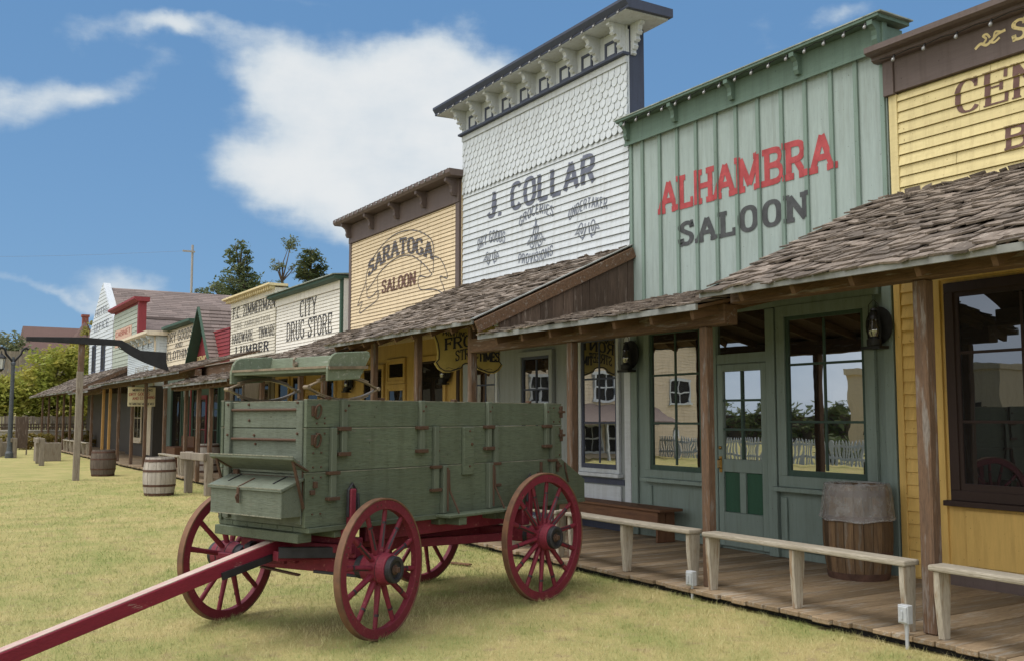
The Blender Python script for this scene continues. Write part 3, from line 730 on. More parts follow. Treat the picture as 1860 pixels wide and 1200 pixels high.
# ---------------------------------------------------------------- green saloon
Y0, Y1 = 6.70, 11.14
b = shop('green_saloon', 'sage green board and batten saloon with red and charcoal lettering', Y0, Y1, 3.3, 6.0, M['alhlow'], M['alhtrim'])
w = MB(); w.box(F, F + .022, Y0, Y1, 3.301, 5.76); w.build('siding', M['alh'], b)
bat = [Y0 + .04] + [7.09, 7.44, 7.82, 8.19, 8.58, 8.96, 9.33, 9.71, 10.09, 10.46, 10.84] + [Y1 - .04]
w = MB()
for i, yb in enumerate(bat): w.box(F - .03, F - .001, yb - .028, yb + .028, 3.25, 5.72)
each(w, 'batten', M['alhbatten'], b, bevel=.003)
fc = Face(F, battens=bat, bw=.056, bd=.03)
w = MB(); write(w, fc, 'ALHAMBRA', 10.46, 7.43, 4.565, .47, tv=.20, th=.16, slab=.175, gap=.16, slabh=.17); w.build('lettering', M['ink_red'], b)
w = MB(); write(w, fc, 'SALOON', 10.06, 7.83, 4.05, .34, tv=.21, th=.16, slab=.17, gap=.24, slabh=.17); w.build('lower_lettering', M['ink_char'], b)
w = MB(); w.box(F - .06, F + .02, Y0 - .02, Y1 + .05, 5.74, 6.03); w.box(F - .075, F - .061, Y0 - .02, Y1 + .05, 5.70, 5.74); w.build('frieze', M['alhtrim'], b, bevel=.004)
w = MB(); moulding(w, [(F - .21, 6.075), (F - .21, 6.045), (F - .17, 6.032), (F + .32, 6.032), (F + .32, 6.075)], Y0 - .08, Y1 + .08); w.build('cornice', M['alhtrim'], b)
w = MB(); moulding(w, [(F - .22, 6.092), (F - .22, 6.078), (F + .34, 6.078), (F + .34, 6.092)], Y0 - .12, Y1 + .12); w.build('roof_edge', M['greenroof'], b)
for yb in (6.74, 7.85, 8.95, 10.05, 11.1):
    w = MB(); scroll_bracket(w, F - .06, yb - .035, .07, 6.03, .25, .14, 2); w.build('bracket', M['alhtrim'], b)
lights(11.1, 6.7, 16, lambda f: (F - .19, 11.15 - 4.5 * f, 6.02), 'string of clear bulbs under the green cornice of the sage saloon')
# shopfront
window(b, F, 9.66, 10.70, 1.02, 2.93, 2, [1.66, 2.32], M['alhlow'], M['alhsash'], M['g_mirror'], fw=.11, deep=.06)
window(b, F, 7.06, 8.20, 1.06, 2.93, 2, [1.69, 2.36], M['alhlow'], M['alhsash'], M['g_mirror'], fw=.13, deep=.06)
w = MB()
for ya, yb_ in ((9.56, 10.8), (6.96, 8.33)):
    w.box(F - .03, F - .002, ya, ya + .09, .2, .80); w.box(F - .03, F - .002, yb_ - .09, yb_, .2, .80); w.box(F - .03, F - .002, ya + .092, yb_ - .092, .2, .3)
w.box(F - .05, F - .002, Y0 + .16, Y1 - .15, 3.06, 3.28); w.box(F - .04, F - .002, Y1 - .14, Y1, .1, 3.28); w.box(F - .04, F - .002, Y0, Y0 + .12, .1, 3.28); w.box(F - .06, F - .002, 8.36, 8.50, .1, 3.05); w.box(F - .06, F - .002, 9.36, 9.50, .1, 3.05)
each(w, 'shopfront_trim', M['alhlow'], b, bevel=.004)
w = MB(); w.box(F - .045, F - .002, 8.502, 9.358, 2.42, 2.54); tr = w.build('transom_frame', M['alhlow'], b)
w = MB(); w.box(F - .015, F - .002, 8.503, 9.357, 2.542, 3.058); w.build('transom_pane', M['g_mid'], tr)
d = MB()
for a_, b_, c_, e_ in ((8.51, 8.60, .14, 2.41), (9.26, 9.35, .14, 2.41), (8.602, 9.258, 2.32, 2.41), (8.602, 9.258, 1.06, 1.22), (8.602, 9.258, .14, .56), (8.88, 8.98, .562, 1.058)): d.box(F - .05, F - .004, a_, b_, c_, e_)
dr = d.build('door', M['alhlow'], b, bevel=.004)
d = MB(); d.box(F - .022, F - .004, 8.602, 8.878, .564, 1.056); d.box(F - .022, F - .004, 8.982, 9.256, .564, 1.056); each(d, 'door_panel', M['alhpanel'], dr)
d = MB()
for i in (1,): d.box(F - .042, F - .012, 8.916, 8.944, 1.222, 2.318)
for z in (1.59, 1.955): d.box(F - .042, F - .012, 8.603, 8.914, z - .014, z + .014); d.box(F - .042, F - .012, 8.946, 9.257, z - .014, z + .014)
d.build('muntin', M['alhsash'], dr)
d = MB(); d.box(F - .020, F - .006, 8.603, 9.257, 1.222, 2.318); d.build('pane', M['g_mirror'], dr)
M['brass'] = plain('aged brass', (.30, .17, .045), .35, .8, .25, 20)
d = MB(); d.box(F - .056, F - .051, 9.28, 9.33, 1.05, 1.25); d.tube([(F - .056, 9.305, 1.1), (F - .10, 9.305, 1.11), (F - .10, 9.305, 1.2), (F - .056, 9.305, 1.22)], .008, 6)
d.lathe([(.02, 0), (.024, .015), (.012, .022)], 12, mat=Matrix.Translation((F - .051, 9.305, 1.36)) @ Matrix.Rotation(R(-90), 4, 'Y')); d.build('handle', M['brass'], dr)
rf, zb = porch(b, 6.90, 11.02, 6.30, 2.79, F - .03, 3.37, 23, beam_y1=11.96, exp=.145, wmin=.08, wmax=.2, thick=.012, jit=.02)
post(b, 7.28, zb, s=.105); post(b, 9.59, zb, s=.105)

# ---------------------------------------------------------------- tall white grocery
Y0, Y1 = 11.16, 16.22
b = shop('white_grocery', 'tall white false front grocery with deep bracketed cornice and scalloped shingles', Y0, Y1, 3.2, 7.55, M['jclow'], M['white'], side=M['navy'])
sd_, fc = siding(b, F, Y0, Y1, 3.25, 5.98, .12, M['white'])
# scalloped shingles
w = MB(); rows = 8; top, bot = 6.96, 5.96; e = (top - bot) / rows; n = 34; sw = (Y1 - Y0) / n
for r in range(rows):
    z = top - r * e
    for i in range(-1, n + 1):
        yc = Y0 + (i + .5 + (r % 2) * .5) * sw + rng.gauss(0, .002); z = top - r * e + rng.gauss(0, .0035); hw = sw / 2 - .006
        a, c2 = max(yc - hw, Y0), min(yc + hw, Y1)
        if c2 - a < .05: continue
        pr = [(c2, z + e * .2), (a, z + e * .2), (a, z - e * .52)]
        for k in range(1, 8):
            q = math.pi * k / 8; pr.append((min(max(yc - hw * math.cos(q), a), c2), z - e * .52 - hw * 1.05 * math.sin(q)))
        pr.append((c2, z - e * .52))
        lift = rng.uniform(0, .002)
        fx = lambda zz: F - .012 - (top - r * e + e * .2 - zz) / (e * 1.7) * .022 - lift
        m_ = len(pr); vs = [(fx(q[1]) - .012, q[0], q[1]) for q in pr] + [(fx(q[1]) + .004, q[0], q[1]) for q in pr]
        w.mesh(vs, [tuple(range(m_)), tuple(range(2 * m_ - 1, m_ - 1, -1))] + [(k, k + m_, (k + 1) % m_ + m_, (k + 1) % m_) for k in range(m_)])
w.box(F - .004, F + .02, Y0, Y1, 5.981, 7.5)
w.build('scalloped_shingles', M['white'], b)
w = MB(); w.box(F - .05, F - .005, Y0, Y1, 6.99, 7.09); w.build('band', M['whitetrim'], b)
w = MB(); moulding(w, [(F - .12, 7.135), (F - .12, 7.10), (F - .03, 7.092), (F - .005, 7.092), (F - .005, 7.135)], Y0 - .03, Y1 + .03); w.build('band_cap', M['navy'], b)
w = MB(); w.box(F - .02, F - .005, Y0, Y1, 7.137, 7.56); w.build('frieze', M['whitetrim'], b)
w = MB(); w.box(F - .37, F - .02, Y0 - .42, Y1 + .42, 7.57, 7.60); w.box(F - .02, F + .42, Y0 - .42, Y1 + .42, 7.57, 7.60); w.build('soffit', M['whitetrim'], b)
w = MB(); moulding(w, [(F - .43, 7.73), (F - .43, 7.69), (F - .38, 7.62), (F - .38, 7.58), (F + .46, 7.602), (F + .46, 7.73)], Y0 - .49, Y1 + .49); w.build('cornice', M['navy'], b)
ybr = [11.24 + i * (16.14 - 11.24) / 8 for i in range(9)]
for yb in ybr:
    w = MB(); scroll_bracket(w, F - .02, yb - .04, .08, 7.568, .43, .30, 1); w.build('bracket', M['whitetrim'], b)
w = MB(); scroll_bracket(w, F + .12, Y0 - .30, .001, 7.56, .001, .001, 1)
w = MB(); pr = [(0, 0), (1, 0), (1, .1), (.8, .14), (.72, .26), (.80, .34), (.68, .42), (.55, .36), (.5, .46), (.58, .56), (.44, .62), (.36, .56), (.3, .66), (.38, .74), (.26, .84), (.18, .8), (.14, .9), (.2, .96), (.1, 1), (0, 1)]
w.prism([(Y0 - .01 - a * .24, 7.568 - c2 * .46) for a, c2 in pr], lambda a, c2, t: (F + .04 + t, a, c2), .08); w.build('end_bracket', M['whitetrim'], b)
for i in range(8):
    y_a, y_b = ybr[i] + .16, ybr[i + 1] - .16
    w = MB()
    for a_, b_, c_, e_ in ((y_a, y_a + .045, 7.17, 7.43), (y_b - .045, y_b, 7.17, 7.43), (y_a + .047, y_b - .047, 7.385, 7.43), (y_a + .047, y_b - .047, 7.17, 7.215)): w.box(F - .035, F - .021, a_, b_, c_, e_)
    w.build('frieze_frame', M['navy'], b)
w = MB(); write(w, fc, 'J. COLLAR', 15.26, 11.98, 5.325, .51, tv=.21, th=.16, gap=.15); w.build('lettering', M['ink_navy'], b)
w = MB(); kw = dict(tv=.19, th=.11, gap=.19)
write(w, fc, 'DRY GOODS', 15.64, 14.66, 4.79, .22, rise=lambda f: .09 * math.sin(math.pi * f), **kw)
w.build('small_lettering', M['ink_soft'], b); w = MB(); write(w, fc, 'GROCERIES', 14.18, 13.13, 5.0, .18, rise=lambda f: .13 * math.sin(math.pi * f), **kw)
w.build('small_lettering', M['ink_soft'], b); w = MB(); write(w, fc, 'UNDERTAKER', 12.70, 11.68, 4.86, .18, rise=lambda f: .10 * math.sin(math.pi * f), **kw)
w.build('small_lettering', M['ink_soft'], b); w = MB(); write(w, fc, 'PROVISIONS', 14.21, 13.16, 4.37, .18, rise=lambda f: -.05 * math.sin(math.pi * f), **kw)
w.build('small_lettering', M['ink_soft'], b)
w = MB()
def pair(yc, zc, s):
    for sg in (1, -1):
        p = [(yc + sg * s * (.52 + (1. - .030 * k) * .40 * math.cos(k * .42 + 2.6) * (1 - k * .02)), zc + s * (.02 + (1. - .030 * k) * .55 * math.sin(k * .42 + 2.6))) for k in range(0, 26)]
        line(w, fc, p, .022 * s / .3, lift=.0055)
        line(w, fc, [(yc + sg * s * .84, zc - s * .12), (yc + sg * s * 1.1, zc - s * .18), (yc + sg * s * .84, zc + s * .12)], .02, lift=.0061)
        line(w, fc, crom([(yc + sg * s * .15, zc + s * .1), (yc + sg * s * .25, zc - s * .3), (yc + sg * s * .45, zc - s * .58)], 4), .022, lift=.0067)
pair(15.14, 4.63, .25); w.build('scroll_ornament', M['ink_soft'], b); w = MB(); pair(12.2, 4.66, .29); w.build('scroll_ornament', M['ink_soft'], b); w = MB(); pair(13.66, 4.70, .25)
line(w, fc, [(13.66, 4.52), (13.66, 5.08)], .022, lift=.0071); line(w, fc, [(13.66, 4.90), (13.66, 5.03)], .055, lift=.0075)
for sg in (1, -1): line(w, fc, crom([(13.66, 4.72), (13.66 + sg * .07, 4.82), (13.66 + sg * .05, 4.95)], 4), .03, lift=.0077)
w.build('scroll_ornament', M['ink_soft'], b)
lights(16.2, 11.1, 20, lambda f: (F - .405, 16.6 - 5.9 * f, 7.60), 'string of clear bulbs along the navy cornice of the tall white grocery')
# shopfront with a recessed door
corner_board(b, F, 11.16, 11.30, .1, 3.2, M['whitetrim'])
window(b, F, 11.47, 12.36, .98, 2.93, 2, [1.66, 2.32], M['whitetrim'], M['navy'], M['g_mirror'], fw=.06)
w = MB(); w.box(F - .03, F - .002, 11.40, 12.43, .22, .74); w.build('apron_panel', M['whitetrim'], b, bevel=.003)
w = MB(); w.box(F - .025, F - .001, 11.32, 12.5, .76, .84); w.box(F - .034, F - .001, 11.32, 12.55, .1, .2); each(w, 'apron_band', M['navy'], b)
w = MB(); w.box(F - .03, F - .001, 12.46, 12.56, .1, 3.2); w.build('pilaster', M['jclow'], b)
window(b, F - .01, 13.2, 14.05, .14, 2.75, 2, [1.25, 1.95, 2.2], M['jclow'], M['navy'], M['g_mid'], fw=.09, sill=False, name='door', deep=.07)
window(b, F, 14.95, 15.72, .98, 2.85, 2, [1.66, 2.32], M['whitetrim'], M['navy'], M['g_mirror'], fw=.06)
rf, zb = porch(b, 11.13, 16.4, 6.26, 2.99, F - .03, 4.20, 31, beamh=.13, exp=.15, wmin=.08, wmax=.24, thick=.013, jit=.022)
gable_boards(b, 11.09, 6.26, 2.99, F, 4.20, lambda x: 2.80 + max(0, x - 6.3) * .225, 5, x0=6.62)
w = MB(); w.box(6.26 - .04, F - .05, 11.04, 11.127, 2.93, 2.95); 
w = MB(); w.bar((6.22, 11.10, 3.01), (F - .03, 11.10, 4.235), .09, .012); w.build('rake_flashing', M['metaledge'], b)
for yy in (12.02, 13.75, 15.43): post(b, yy, zb, s=.105)

# ---------------------------------------------------------------- tan saloon
Y0, Y1 = 16.32, 21.86
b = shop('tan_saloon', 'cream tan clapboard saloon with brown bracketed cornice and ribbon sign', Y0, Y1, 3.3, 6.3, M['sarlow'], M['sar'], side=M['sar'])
sd_, fc = siding(b, F, 16.5, 21.74, 3.3, 5.86, .079, M['sar'], lap=.017)
corner_board(b, F, 16.35, 16.498, 3.2, 5.86, M['brown']); corner_board(b, F, 21.742, 21.87, 3.2, 5.86, M['brown'])
w = MB(); w.box(F - .045, F + .02, Y0 + .03, Y1 + .01, 5.862, 6.31); w.build('frieze', M['brown'], b, bevel=.004)
w = MB(); moulding(w, [(F - .34, 6.45), (F - .34, 6.37), (F - .30, 6.32), (F + .33, 6.32), (F + .33, 6.45)], Y0 - .14, Y1 + .3); w.build('cornice', M['brown'], b, bevel=.006)
for yb in (16.45, 17.75, 19.05, 20.4, 21.75):
    w = MB(); scroll_bracket(w, F - .045, yb - .045, .09, 6.318, .33, .24, 2); w.build('bracket', M['brown'], b)
w = MB(); kw = dict(tv=.25, th=.14, slab=.17, gap=.15, slabh=.15)
write(w, fc, 'SARATOGA', 20.72, 17.48, 4.93, .36, rise=lambda f: .30 * math.sin(math.pi * f) - .04 * f, **kw)
line(w, fc, crom([(20.8, 4.62), (20.82, 5.02), (20.3, 5.42), (19.4, 5.68), (18.5, 5.66), (17.8, 5.45), (17.46, 5.18), (17.46, 4.62)], 8), .024)
line(w, fc, crom([(20.82, 4.62), (20.5, 4.75), (19.9, 5.02), (19.2, 5.16), (18.5, 5.12), (17.9, 4.86), (17.5, 4.60)], 8), .024, lift=.0061)
line(w, fc, crom([(20.82, 5.0), (20.9, 4.78), (21.15, 4.55), (21.32, 4.33), (21.05, 4.40), (21.22, 4.15), (20.8, 4.22), (20.2, 4.36), (20.16, 4.56), (20.5, 4.46), (20.75, 4.46), (20.8, 4.62)], 6), .022, lift=.0065)
line(w, fc, crom([(17.44, 4.95), (17.15, 4.86), (16.9, 4.60), (16.86, 4.44), (17.15, 4.50), (16.95, 4.16), (17.4, 4.28), (18.05, 4.36), (18.1, 4.62), (17.7, 4.56), (17.5, 4.60)], 6), .022, lift=.0065)
line(w, fc, [(20.18, 4.40), (20.2, 4.86)], .018, lift=.0069); line(w, fc, [(18.05, 4.6), (18.0, 4.94)], .018, lift=.0069)
w.build('lettering', M['ink_dusk'], b)
w = MB(); write(w, fc, 'SALOON', 19.95, 18.26, 4.46, .30, tv=.24, th=.14, slab=.15, gap=.14); w.build('lower_lettering', M['ink_brown'], b)
for i, (ya, yb_, za, zt) in enumerate(((16.95, 17.95, 1.1, 2.86), (19.85, 20.85, 1.1, 2.80))): window(b, F, ya, yb_, za, zt, 1, [1.95], M['sarlow'], M['brownsash'], M['g_far'], fw=.10)
window(b, F, 18.75, 19.55, .14, 2.35, 1, [1.2], M['sarlow'], M['sarlow'], M['g_far'], fw=.09, sill=False, name='door')
window(b, F, 18.75, 19.55, 2.52, 2.92, 1, [], M['sarlow'], M['sarlow'], M['g_far'], fw=.07, sill=False, name='transom_window')
corner_board(b, F, 16.34, 16.44, .1, 3.2, M['brownsash'])
rf, zb = porch(b, 16.45, 21.88, 6.26, 2.79, F - .03, 3.76, 41, exp=.16, wmin=.1, wmax=.24, thick=.014, jit=.022)
for yy in (17.8, 19.1, 21.6): post(b, yy, zb, s=.105)
lights(21.8, 16.4, 22, lambda f: (F - .33, 22.05 - 5.8 * f, 6.40 + .05), 'string of clear bulbs on the brown cornice of the tan saloon')

# ---------------------------------------------------------------- ivory drug store
Y0, Y1 = 22.3, 27.32
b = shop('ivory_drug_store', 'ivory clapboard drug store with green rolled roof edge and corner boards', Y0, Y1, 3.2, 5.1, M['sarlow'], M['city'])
sd_, fc = siding(b, F, Y0 + .12, Y1 - .03, 3.2, 4.86, .087, M['city'], lap=.018)
w = MB(); w.box(F - .035, F + .02, Y0 + .11, Y1, 4.862, 5.1); w.build('frieze', M['city'], b)
corner_board(b, F, Y0, Y0 + .11, 3.2, 5.1, M['green'], d=.036)
w = MB(); moulding(w, [(F - .24, 5.16), (F - .24, 5.09), (F - .16, 5.06), (F - .036, 5.06), (F - .036, 5.102), (F + .3, 5.102), (F + .3, 5.16)], Y0 - .05, Y1 + .16); w.build('cornice', M['green'], b)
w = MB()
for i in range(18): y_ = Y0 - .08 + i * .295; w.hexa([(F - .30, y_, 5.165), (F + .30, y_, 5.20), (F + .30, y_ + .28, 5.20), (F - .30, y_ + .28, 5.165), (F - .30, y_, 5.19), (F + .30, y_, 5.245), (F + .30, y_ + .28, 5.245), (F - .30, y_ + .28, 5.19)])
w.build('roof_edge', M['greenroof'], b)
w = MB(); kw = dict(tv=.15, th=.07, slab=.11, gap=.15, slabh=.06); write(w, fc, 'CITY', 25.3, 24.07, 4.38, .46, **kw); w.build('upper_lettering', M['ink_black'], b); w = MB(); write(w, fc, 'DRUG STORE', 26.36, 22.96, 3.82, .50, **kw); w.build('lettering', M['ink_black'], b)
for ya, yb_ in ((22.7, 23.5), (24.9, 25.7), (26.1, 26.9)): window(b, F, ya, yb_, 1.1, 2.8, 1, [1.95], M['sarlow'], M['brownsash'], M['g_far'], fw=.10)
window(b, F, 23.8, 24.6, .14, 2.35, 1, [1.2], M['sarlow'], M['sarlow'], M['g_far'], fw=.09, sill=False, name='door')
rf, zb = porch(b, 21.95, 28.2, 6.05, 2.58, 7.0, 2.86, 47, exp=.15, wmin=.1, wmax=.24, thick=.018, jit=.028, beam=(6.3, 6.46), beamh=.16)
w = MB(); w.box(6.98, 7.05, 21.95, 28.5, 2.80, 3.12); w.build('porch_fascia', M['beam'], rf, bevel=.006)
w = MB(); w.hexa([(6.9, 21.9, 3.125), (F - .04, 21.9, 3.38), (F - .04, 28.55, 3.38), (6.9, 28.55, 3.125), (6.9, 21.9, 3.15), (F - .04, 21.9, 3.41), (F - .04, 28.55, 3.41), (6.9, 28.55, 3.15)]); w.build('porch_upper_roof', M['greywood'], rf)
for yy in (23.1, 24.5, 25.7): post(b, yy, zb, s=.105, x=6.38)

# ---------------------------------------------------------------- cream hardware store
Y0, Y1 = 27.40, 31.95
b = shop('cream_hardware_store', 'cream clapboard hardware store with dentil cornice and crowded black lettering', Y0, Y1, 3.2, 5.45, M['greywood'], M['zim'])
sd_, fc = siding(b, F, Y0, Y1, 3.2, 5.24, .093, M['zim'], lap=.018)
w = MB(); w.box(F - .03, F + .02, Y0, Y1, 5.242, 5.45); w.build('frieze', M['zim'], b)
w = MB(); moulding(w, [(F - .26, 5.56), (F - .26, 5.51), (F - .2, 5.49), (F + .32, 5.49), (F + .32, 5.56)], Y0 - .1, Y1 + .25); w.build('cornice', M['zimtrim'], b)
w = MB()
for i in range(24): w.box(F - .17, F - .031, Y0 + .04 + i * .197, Y0 + .12 + i * .197, 5.40, 5.488)
w.build('dentils', M['zimtrim'], b)
w = MB(); kw = dict(tv=.16, th=.07, slab=.11, gap=.13, slabh=.06)
write(w, fc, 'F.C. ZIMMERMAN', 31.72, 27.44, 4.87, .36, **kw); w.build('lettering', M['ink_black'], b); w = MB(); write(w, fc, 'HARDWARE,', 31.75, 29.45, 4.08, .33, **kw); w.build('lettering', M['ink_black'], b); w = MB(); write(w, fc, 'TINWARE', 28.92, 27.44, 4.08, .33, **kw); w.build('lettering', M['ink_black'], b); w = MB(); write(w, fc, 'LUMBER', 31.3, 27.95, 3.66, .31, tv=.19, th=.13, slab=.13, gap=.25); w.build('lettering', M['ink_black'], b)
w = MB()
write(w, fc, 'FINE AMMUNITION', 31.5, 27.9, 4.52, .20, tv=.12, th=.06, gap=.14); w.build('faint_lettering', M['ink_faint'], b)
for ya, yb_ in ((27.8, 28.7), (30.4, 31.4)): window(b, F, ya, yb_, .9, 2.7, 2, [1.8], M['greywood'], M['brownsash'], M['g_far'], fw=.09)

# ---------------------------------------------------------------- red gabled shop
Y0, Y1 = 32.05, 36.95
b = shop('red_gabled_shop', 'small red shop with a steep green-edged gable roof above its porch', Y0, Y1, 3.2, 4.62, M['green'], M['red'], deep=6)
siding(b, F, Y0, Y1, 3.2, 4.6, .13, M['red'])
w = MB(); w.box(F - .03, F + .3, Y0, Y1, 4.605, 4.66); w.build('coping', M['red'], b)
GX, GA, GY0, GY1, GZ = 8.56, 34.75, 33.0, 36.6, 5.56
w = MB(); zf = lambda y_: 3.3 + (1 - abs(y_ - GA) / 1.78) * 2.1
k0 = GA - 1.72
while k0 < GA + 1.72:
    y_b = min(k0 + .15, GA + 1.72)
    w.hexa([(F - .06, k0, 3.3), (F - .03, k0, 3.3), (F - .03, y_b - .02, 3.3), (F - .06, y_b - .02, 3.3), (F - .06, k0, zf(k0)), (F - .03, k0, zf(k0)), (F - .03, y_b - .02, zf(y_b)), (F - .06, y_b - .02, zf(y_b))]); k0 += .15
w.build('gable_wall', M['redv'], b)
w = MB(); fg = Face(F - .062); write(w, fg, 'BENGIA', 36.0, 34.2, 3.6, .30, tv=.17, th=.12, slab=.1); w.build('lettering', M['ink_cream'], b)
for s_ in (1, -1):
    ye = GY1 if s_ > 0 else GY0
    w = MB()
    n_ = 17
    for i in range(n_):
        a, c2 = i / n_, (i + 1.12) / n_
        pa = (ye + (GA - ye) * a, 3.35 + (GZ - 3.35) * a); pb = (ye + (GA - ye) * min(c2, 1), 3.35 + (GZ - 3.35) * min(c2, 1))
        x = GX
        while x < 14:
            xx = min(x + rng.uniform(.25, .4), 14); h0 = .03 + rng.uniform(0, .006)
            w.hexa([(x, pa[0], pa[1]), (xx - .006, pa[0], pa[1]), (xx - .006, pb[0], pb[1]), (x, pb[0], pb[1]), (x, pa[0] + s_ * h0, pa[1] + h0 * .7), (xx - .006, pa[0] + s_ * h0, pa[1] + h0 * .7), (xx - .006, pb[0] + s_ * .008, pb[1] + .008), (x, pb[0] + s_ * .008, pb[1] + .008)]); x = xx
    w.build('roof_slope', M['asphalt_shingle'], b)
    w = MB(); w.bar((GX - .03, ye, 3.30), (GX - .03, GA, GZ - .02), .05, .10, up=(1, 0, 0)); w.hexa([(GX, ye, 3.27), (F - .06, ye, 3.27), (F - .06, GA, GZ - .09), (GX, GA, GZ - .09), (GX, ye, 3.31), (F - .06, ye, 3.31), (F - .06, GA, GZ - .05), (GX, GA, GZ - .05)]); w.build('bargeboard', M['green'], b)
window(b, F, 33.2, 34.3, .6, 2.75, 2, [1.3, 2.0], M['green'], M['green'], M['g_far'], fw=.1); window(b, F, 35.9, 36.6, .6, 2.75, 2, [1.3, 2.0], M['green'], M['green'], M['g_far'], fw=.1)
window(b, F, 34.75, 35.5, .14, 2.4, 1, [1.3], M['red'], M['red'], M['g_far'], fw=.1, sill=False, name='door')
corner_board(b, F, 36.9, 37.05, .1, 3.2, M['redv']); corner_board(b, F, 32.0, 32.2, .1, 3.2, M['redv'])

# ---------------------------------------------------------------- buff dry goods shop with the long shared porch
Y0, Y1 = 37.0, 41.2
b = shop('buff_dry_goods_shop', 'buff clapboard dry goods shop between red gable and ice blue shop', Y0, Y1, 3.2, 5.2, M['alhlow'], M['dg'])
sd_, fc = siding(b, F, Y0, Y1, 3.25, 5.16, .17, M['dg'])
w = MB(); moulding(w, [(F - .24, 5.34), (F - .24, 5.25), (F - .14, 5.19), (F + .3, 5.19), (F + .3, 5.34)], Y0 - .3, Y1 + .05); w.build('cornice', M['green'], b)
w = MB(); kw = dict(tv=.15, th=.09, slab=.1, gap=.14, slabh=.08); write(w, fc, 'DRY GOODS', 41.05, 37.05, 4.68, .40, rise=lambda f: -.0 * f, **kw); w.build('lettering', M['ink_black'], b); w = MB(); write(w, fc, 'CLOTHING', 41.05, 37.05, 3.98, .36, **kw); w.build('lettering', M['ink_black'], b); w = MB(); write(w, fc, 'AND', 39.75, 38.55, 4.43, .2, **kw); w.build('lettering', M['ink_black'], b)
window(b, F, 38.4, 39.9, .5, 2.8, 1, [], M['green'], M['alhsash'], M['g_far'], fw=.14)
window(b, F, 37.2, 38.0, .14, 2.4, 1, [1.2], M['green'], M['green'], M['g_far'], fw=.1, sill=False, name='door')
rf, zb = porch(b, 27.3, 42.6, 6.22, 2.96, F - .46, 3.62, 53, exp=.2, wmin=.12, wmax=.3, jit=.03, rafters=False)
for yy in (28.6, 31.3, 34.16, 36.4, 39.0): post(b, yy, zb, s=.105)
for yy in (40.9, 42.4): post(b, yy, zb, M['post_new'], s=.105)

# ---------------------------------------------------------------- ice blue shop standing forward
XB = 8.45; Y0, Y1 = 41.25, 46.95
b = shop('ice_blue_shop', 'ice blue clapboard shop with a cream bracketed cornice standing forward', Y0, Y1, 3.0, 5.0, M['shade_wall'], M['blu'], x=XB, depth=.75)
sd_, fc = siding(b, XB, Y0 + .12, Y1, 3.05, 4.78, .08, M['blu'], lap=.018)
w = MB()
z = 3.6
while z < 4.75: w.hexa([(XB + .12, Y0 - .022, z), (XB + .74, Y0 - .022, z), (XB + .74, Y0 - .001, z), (XB + .12, Y0 - .001, z), (XB + .12, Y0 - .006, z + .1), (XB + .74, Y0 - .006, z + .1), (XB + .74, Y0 - .001, z + .1), (XB + .12, Y0 - .001, z + .1)]); z += .112
w.build('side_siding', M['blu'], b)
corner_board(b, XB, Y0, Y0 + .118, 3.0, 4.8, M['dg'], d=.03)
w = MB(); w.box(XB - .035, XB + .02, Y0 + .12, Y1, 4.785, 5.0); w.build('frieze', M['dg'], b)
w = MB(); moulding(w, [(XB - .42, 5.19), (XB - .42, 5.08), (XB - .34, 5.02), (XB + .76, 5.02), (XB + .76, 5.19)], Y0 - .25, Y1 + .3); w.build('cornice', M['dg'], b)
for yb in (41.5, 42.6, 43.7, 44.8, 45.9, 46.8):
    w = MB(); scroll_bracket(w, XB - .036, yb - .1, .2, 5.018, .42, .28, 0); w.build('bracket', M['blu'], b)
w = MB(); write(w, fc, 'DRUGS', 45.1, 42.4, 3.56, .32, tv=.15, th=.1, slab=.1); w.build('lettering', M['ink_faint'], b)
w = MB(); w.box(XB - .02, XB - .002, 41.6, 43.0, .2, 2.6); w.build('door', M['dg'], b)
window(b, XB - .02, 43.4, 44.9, .8, 2.5, 2, [1.7], M['dg'], M['dg'], M['g_far'], fw=.1)
rf, zb = porch(b, 42.7, 48.2, 6.2, 2.78, XB - .03, 3.5, 59, exp=.2, wmin=.12, wmax=.3, jit=.03, rafters=False)
for yy in (45.3, 47.9): post(b, yy, zb, s=.105)

# ---------------------------------------------------------------- grey green shop with red trim
Y0, Y1 = 47.05, 53.6
b = shop('grey_green_shop', 'grey green clapboard shop with red corner trim, beside the white gable', Y0, Y1, 3.2, 7.0, M['shade_wall'], M['grn'], side=M['red'])
sd_, fc = siding(b, F, Y0 + .3, Y1, 3.3, 6.92, .2, M['grn'])
w = MB(); w.box(F - .04, F + .023, Y0, Y0 + .298, 3.3, 7.0); w.build('corner_board', M['red'], b)
w = MB(); moulding(w, [(F - .3, 7.2), (F - .3, 7.1), (F - .1, 7.0), (F + .4, 7.0), (F + .4, 7.2)], Y0 - .2, Y1 + .15); w.build('cornice', M['red'], b)
w = MB(); fp = Face(F - .026); w.poly([(F - .024, 53.0, 5.2), (F - .024, 48.7, 5.2), (F - .024, 48.7, 6.08), (F - .024, 53.0, 6.08)]); w.build('painted_panel', M['salmon'], b)
w = MB(); write(w, fp, 'CABINET', 52.8, 49.0, 5.72, .26, tv=.15, th=.1); write(w, fp, 'SHOP', 52.0, 49.7, 5.28, .28, tv=.15, th=.1); w.build('lettering', M['ink_rust'], b)
rf, zb = porch(b, 47.1, 64.8, 6.2, 2.89, F - .03, 4.16, 61, exp=.22, wmin=.14, wmax=.34, jit=.03, rafters=False)
gable_boards(b, 47.06, 6.2, 2.89, F, 4.16, lambda x: 2.80, 9, x0=6.5)
for yy in (48.7, 51.75, 54.1, 56.64, 60.15, 63.27): post(b, yy, zb, s=.105)

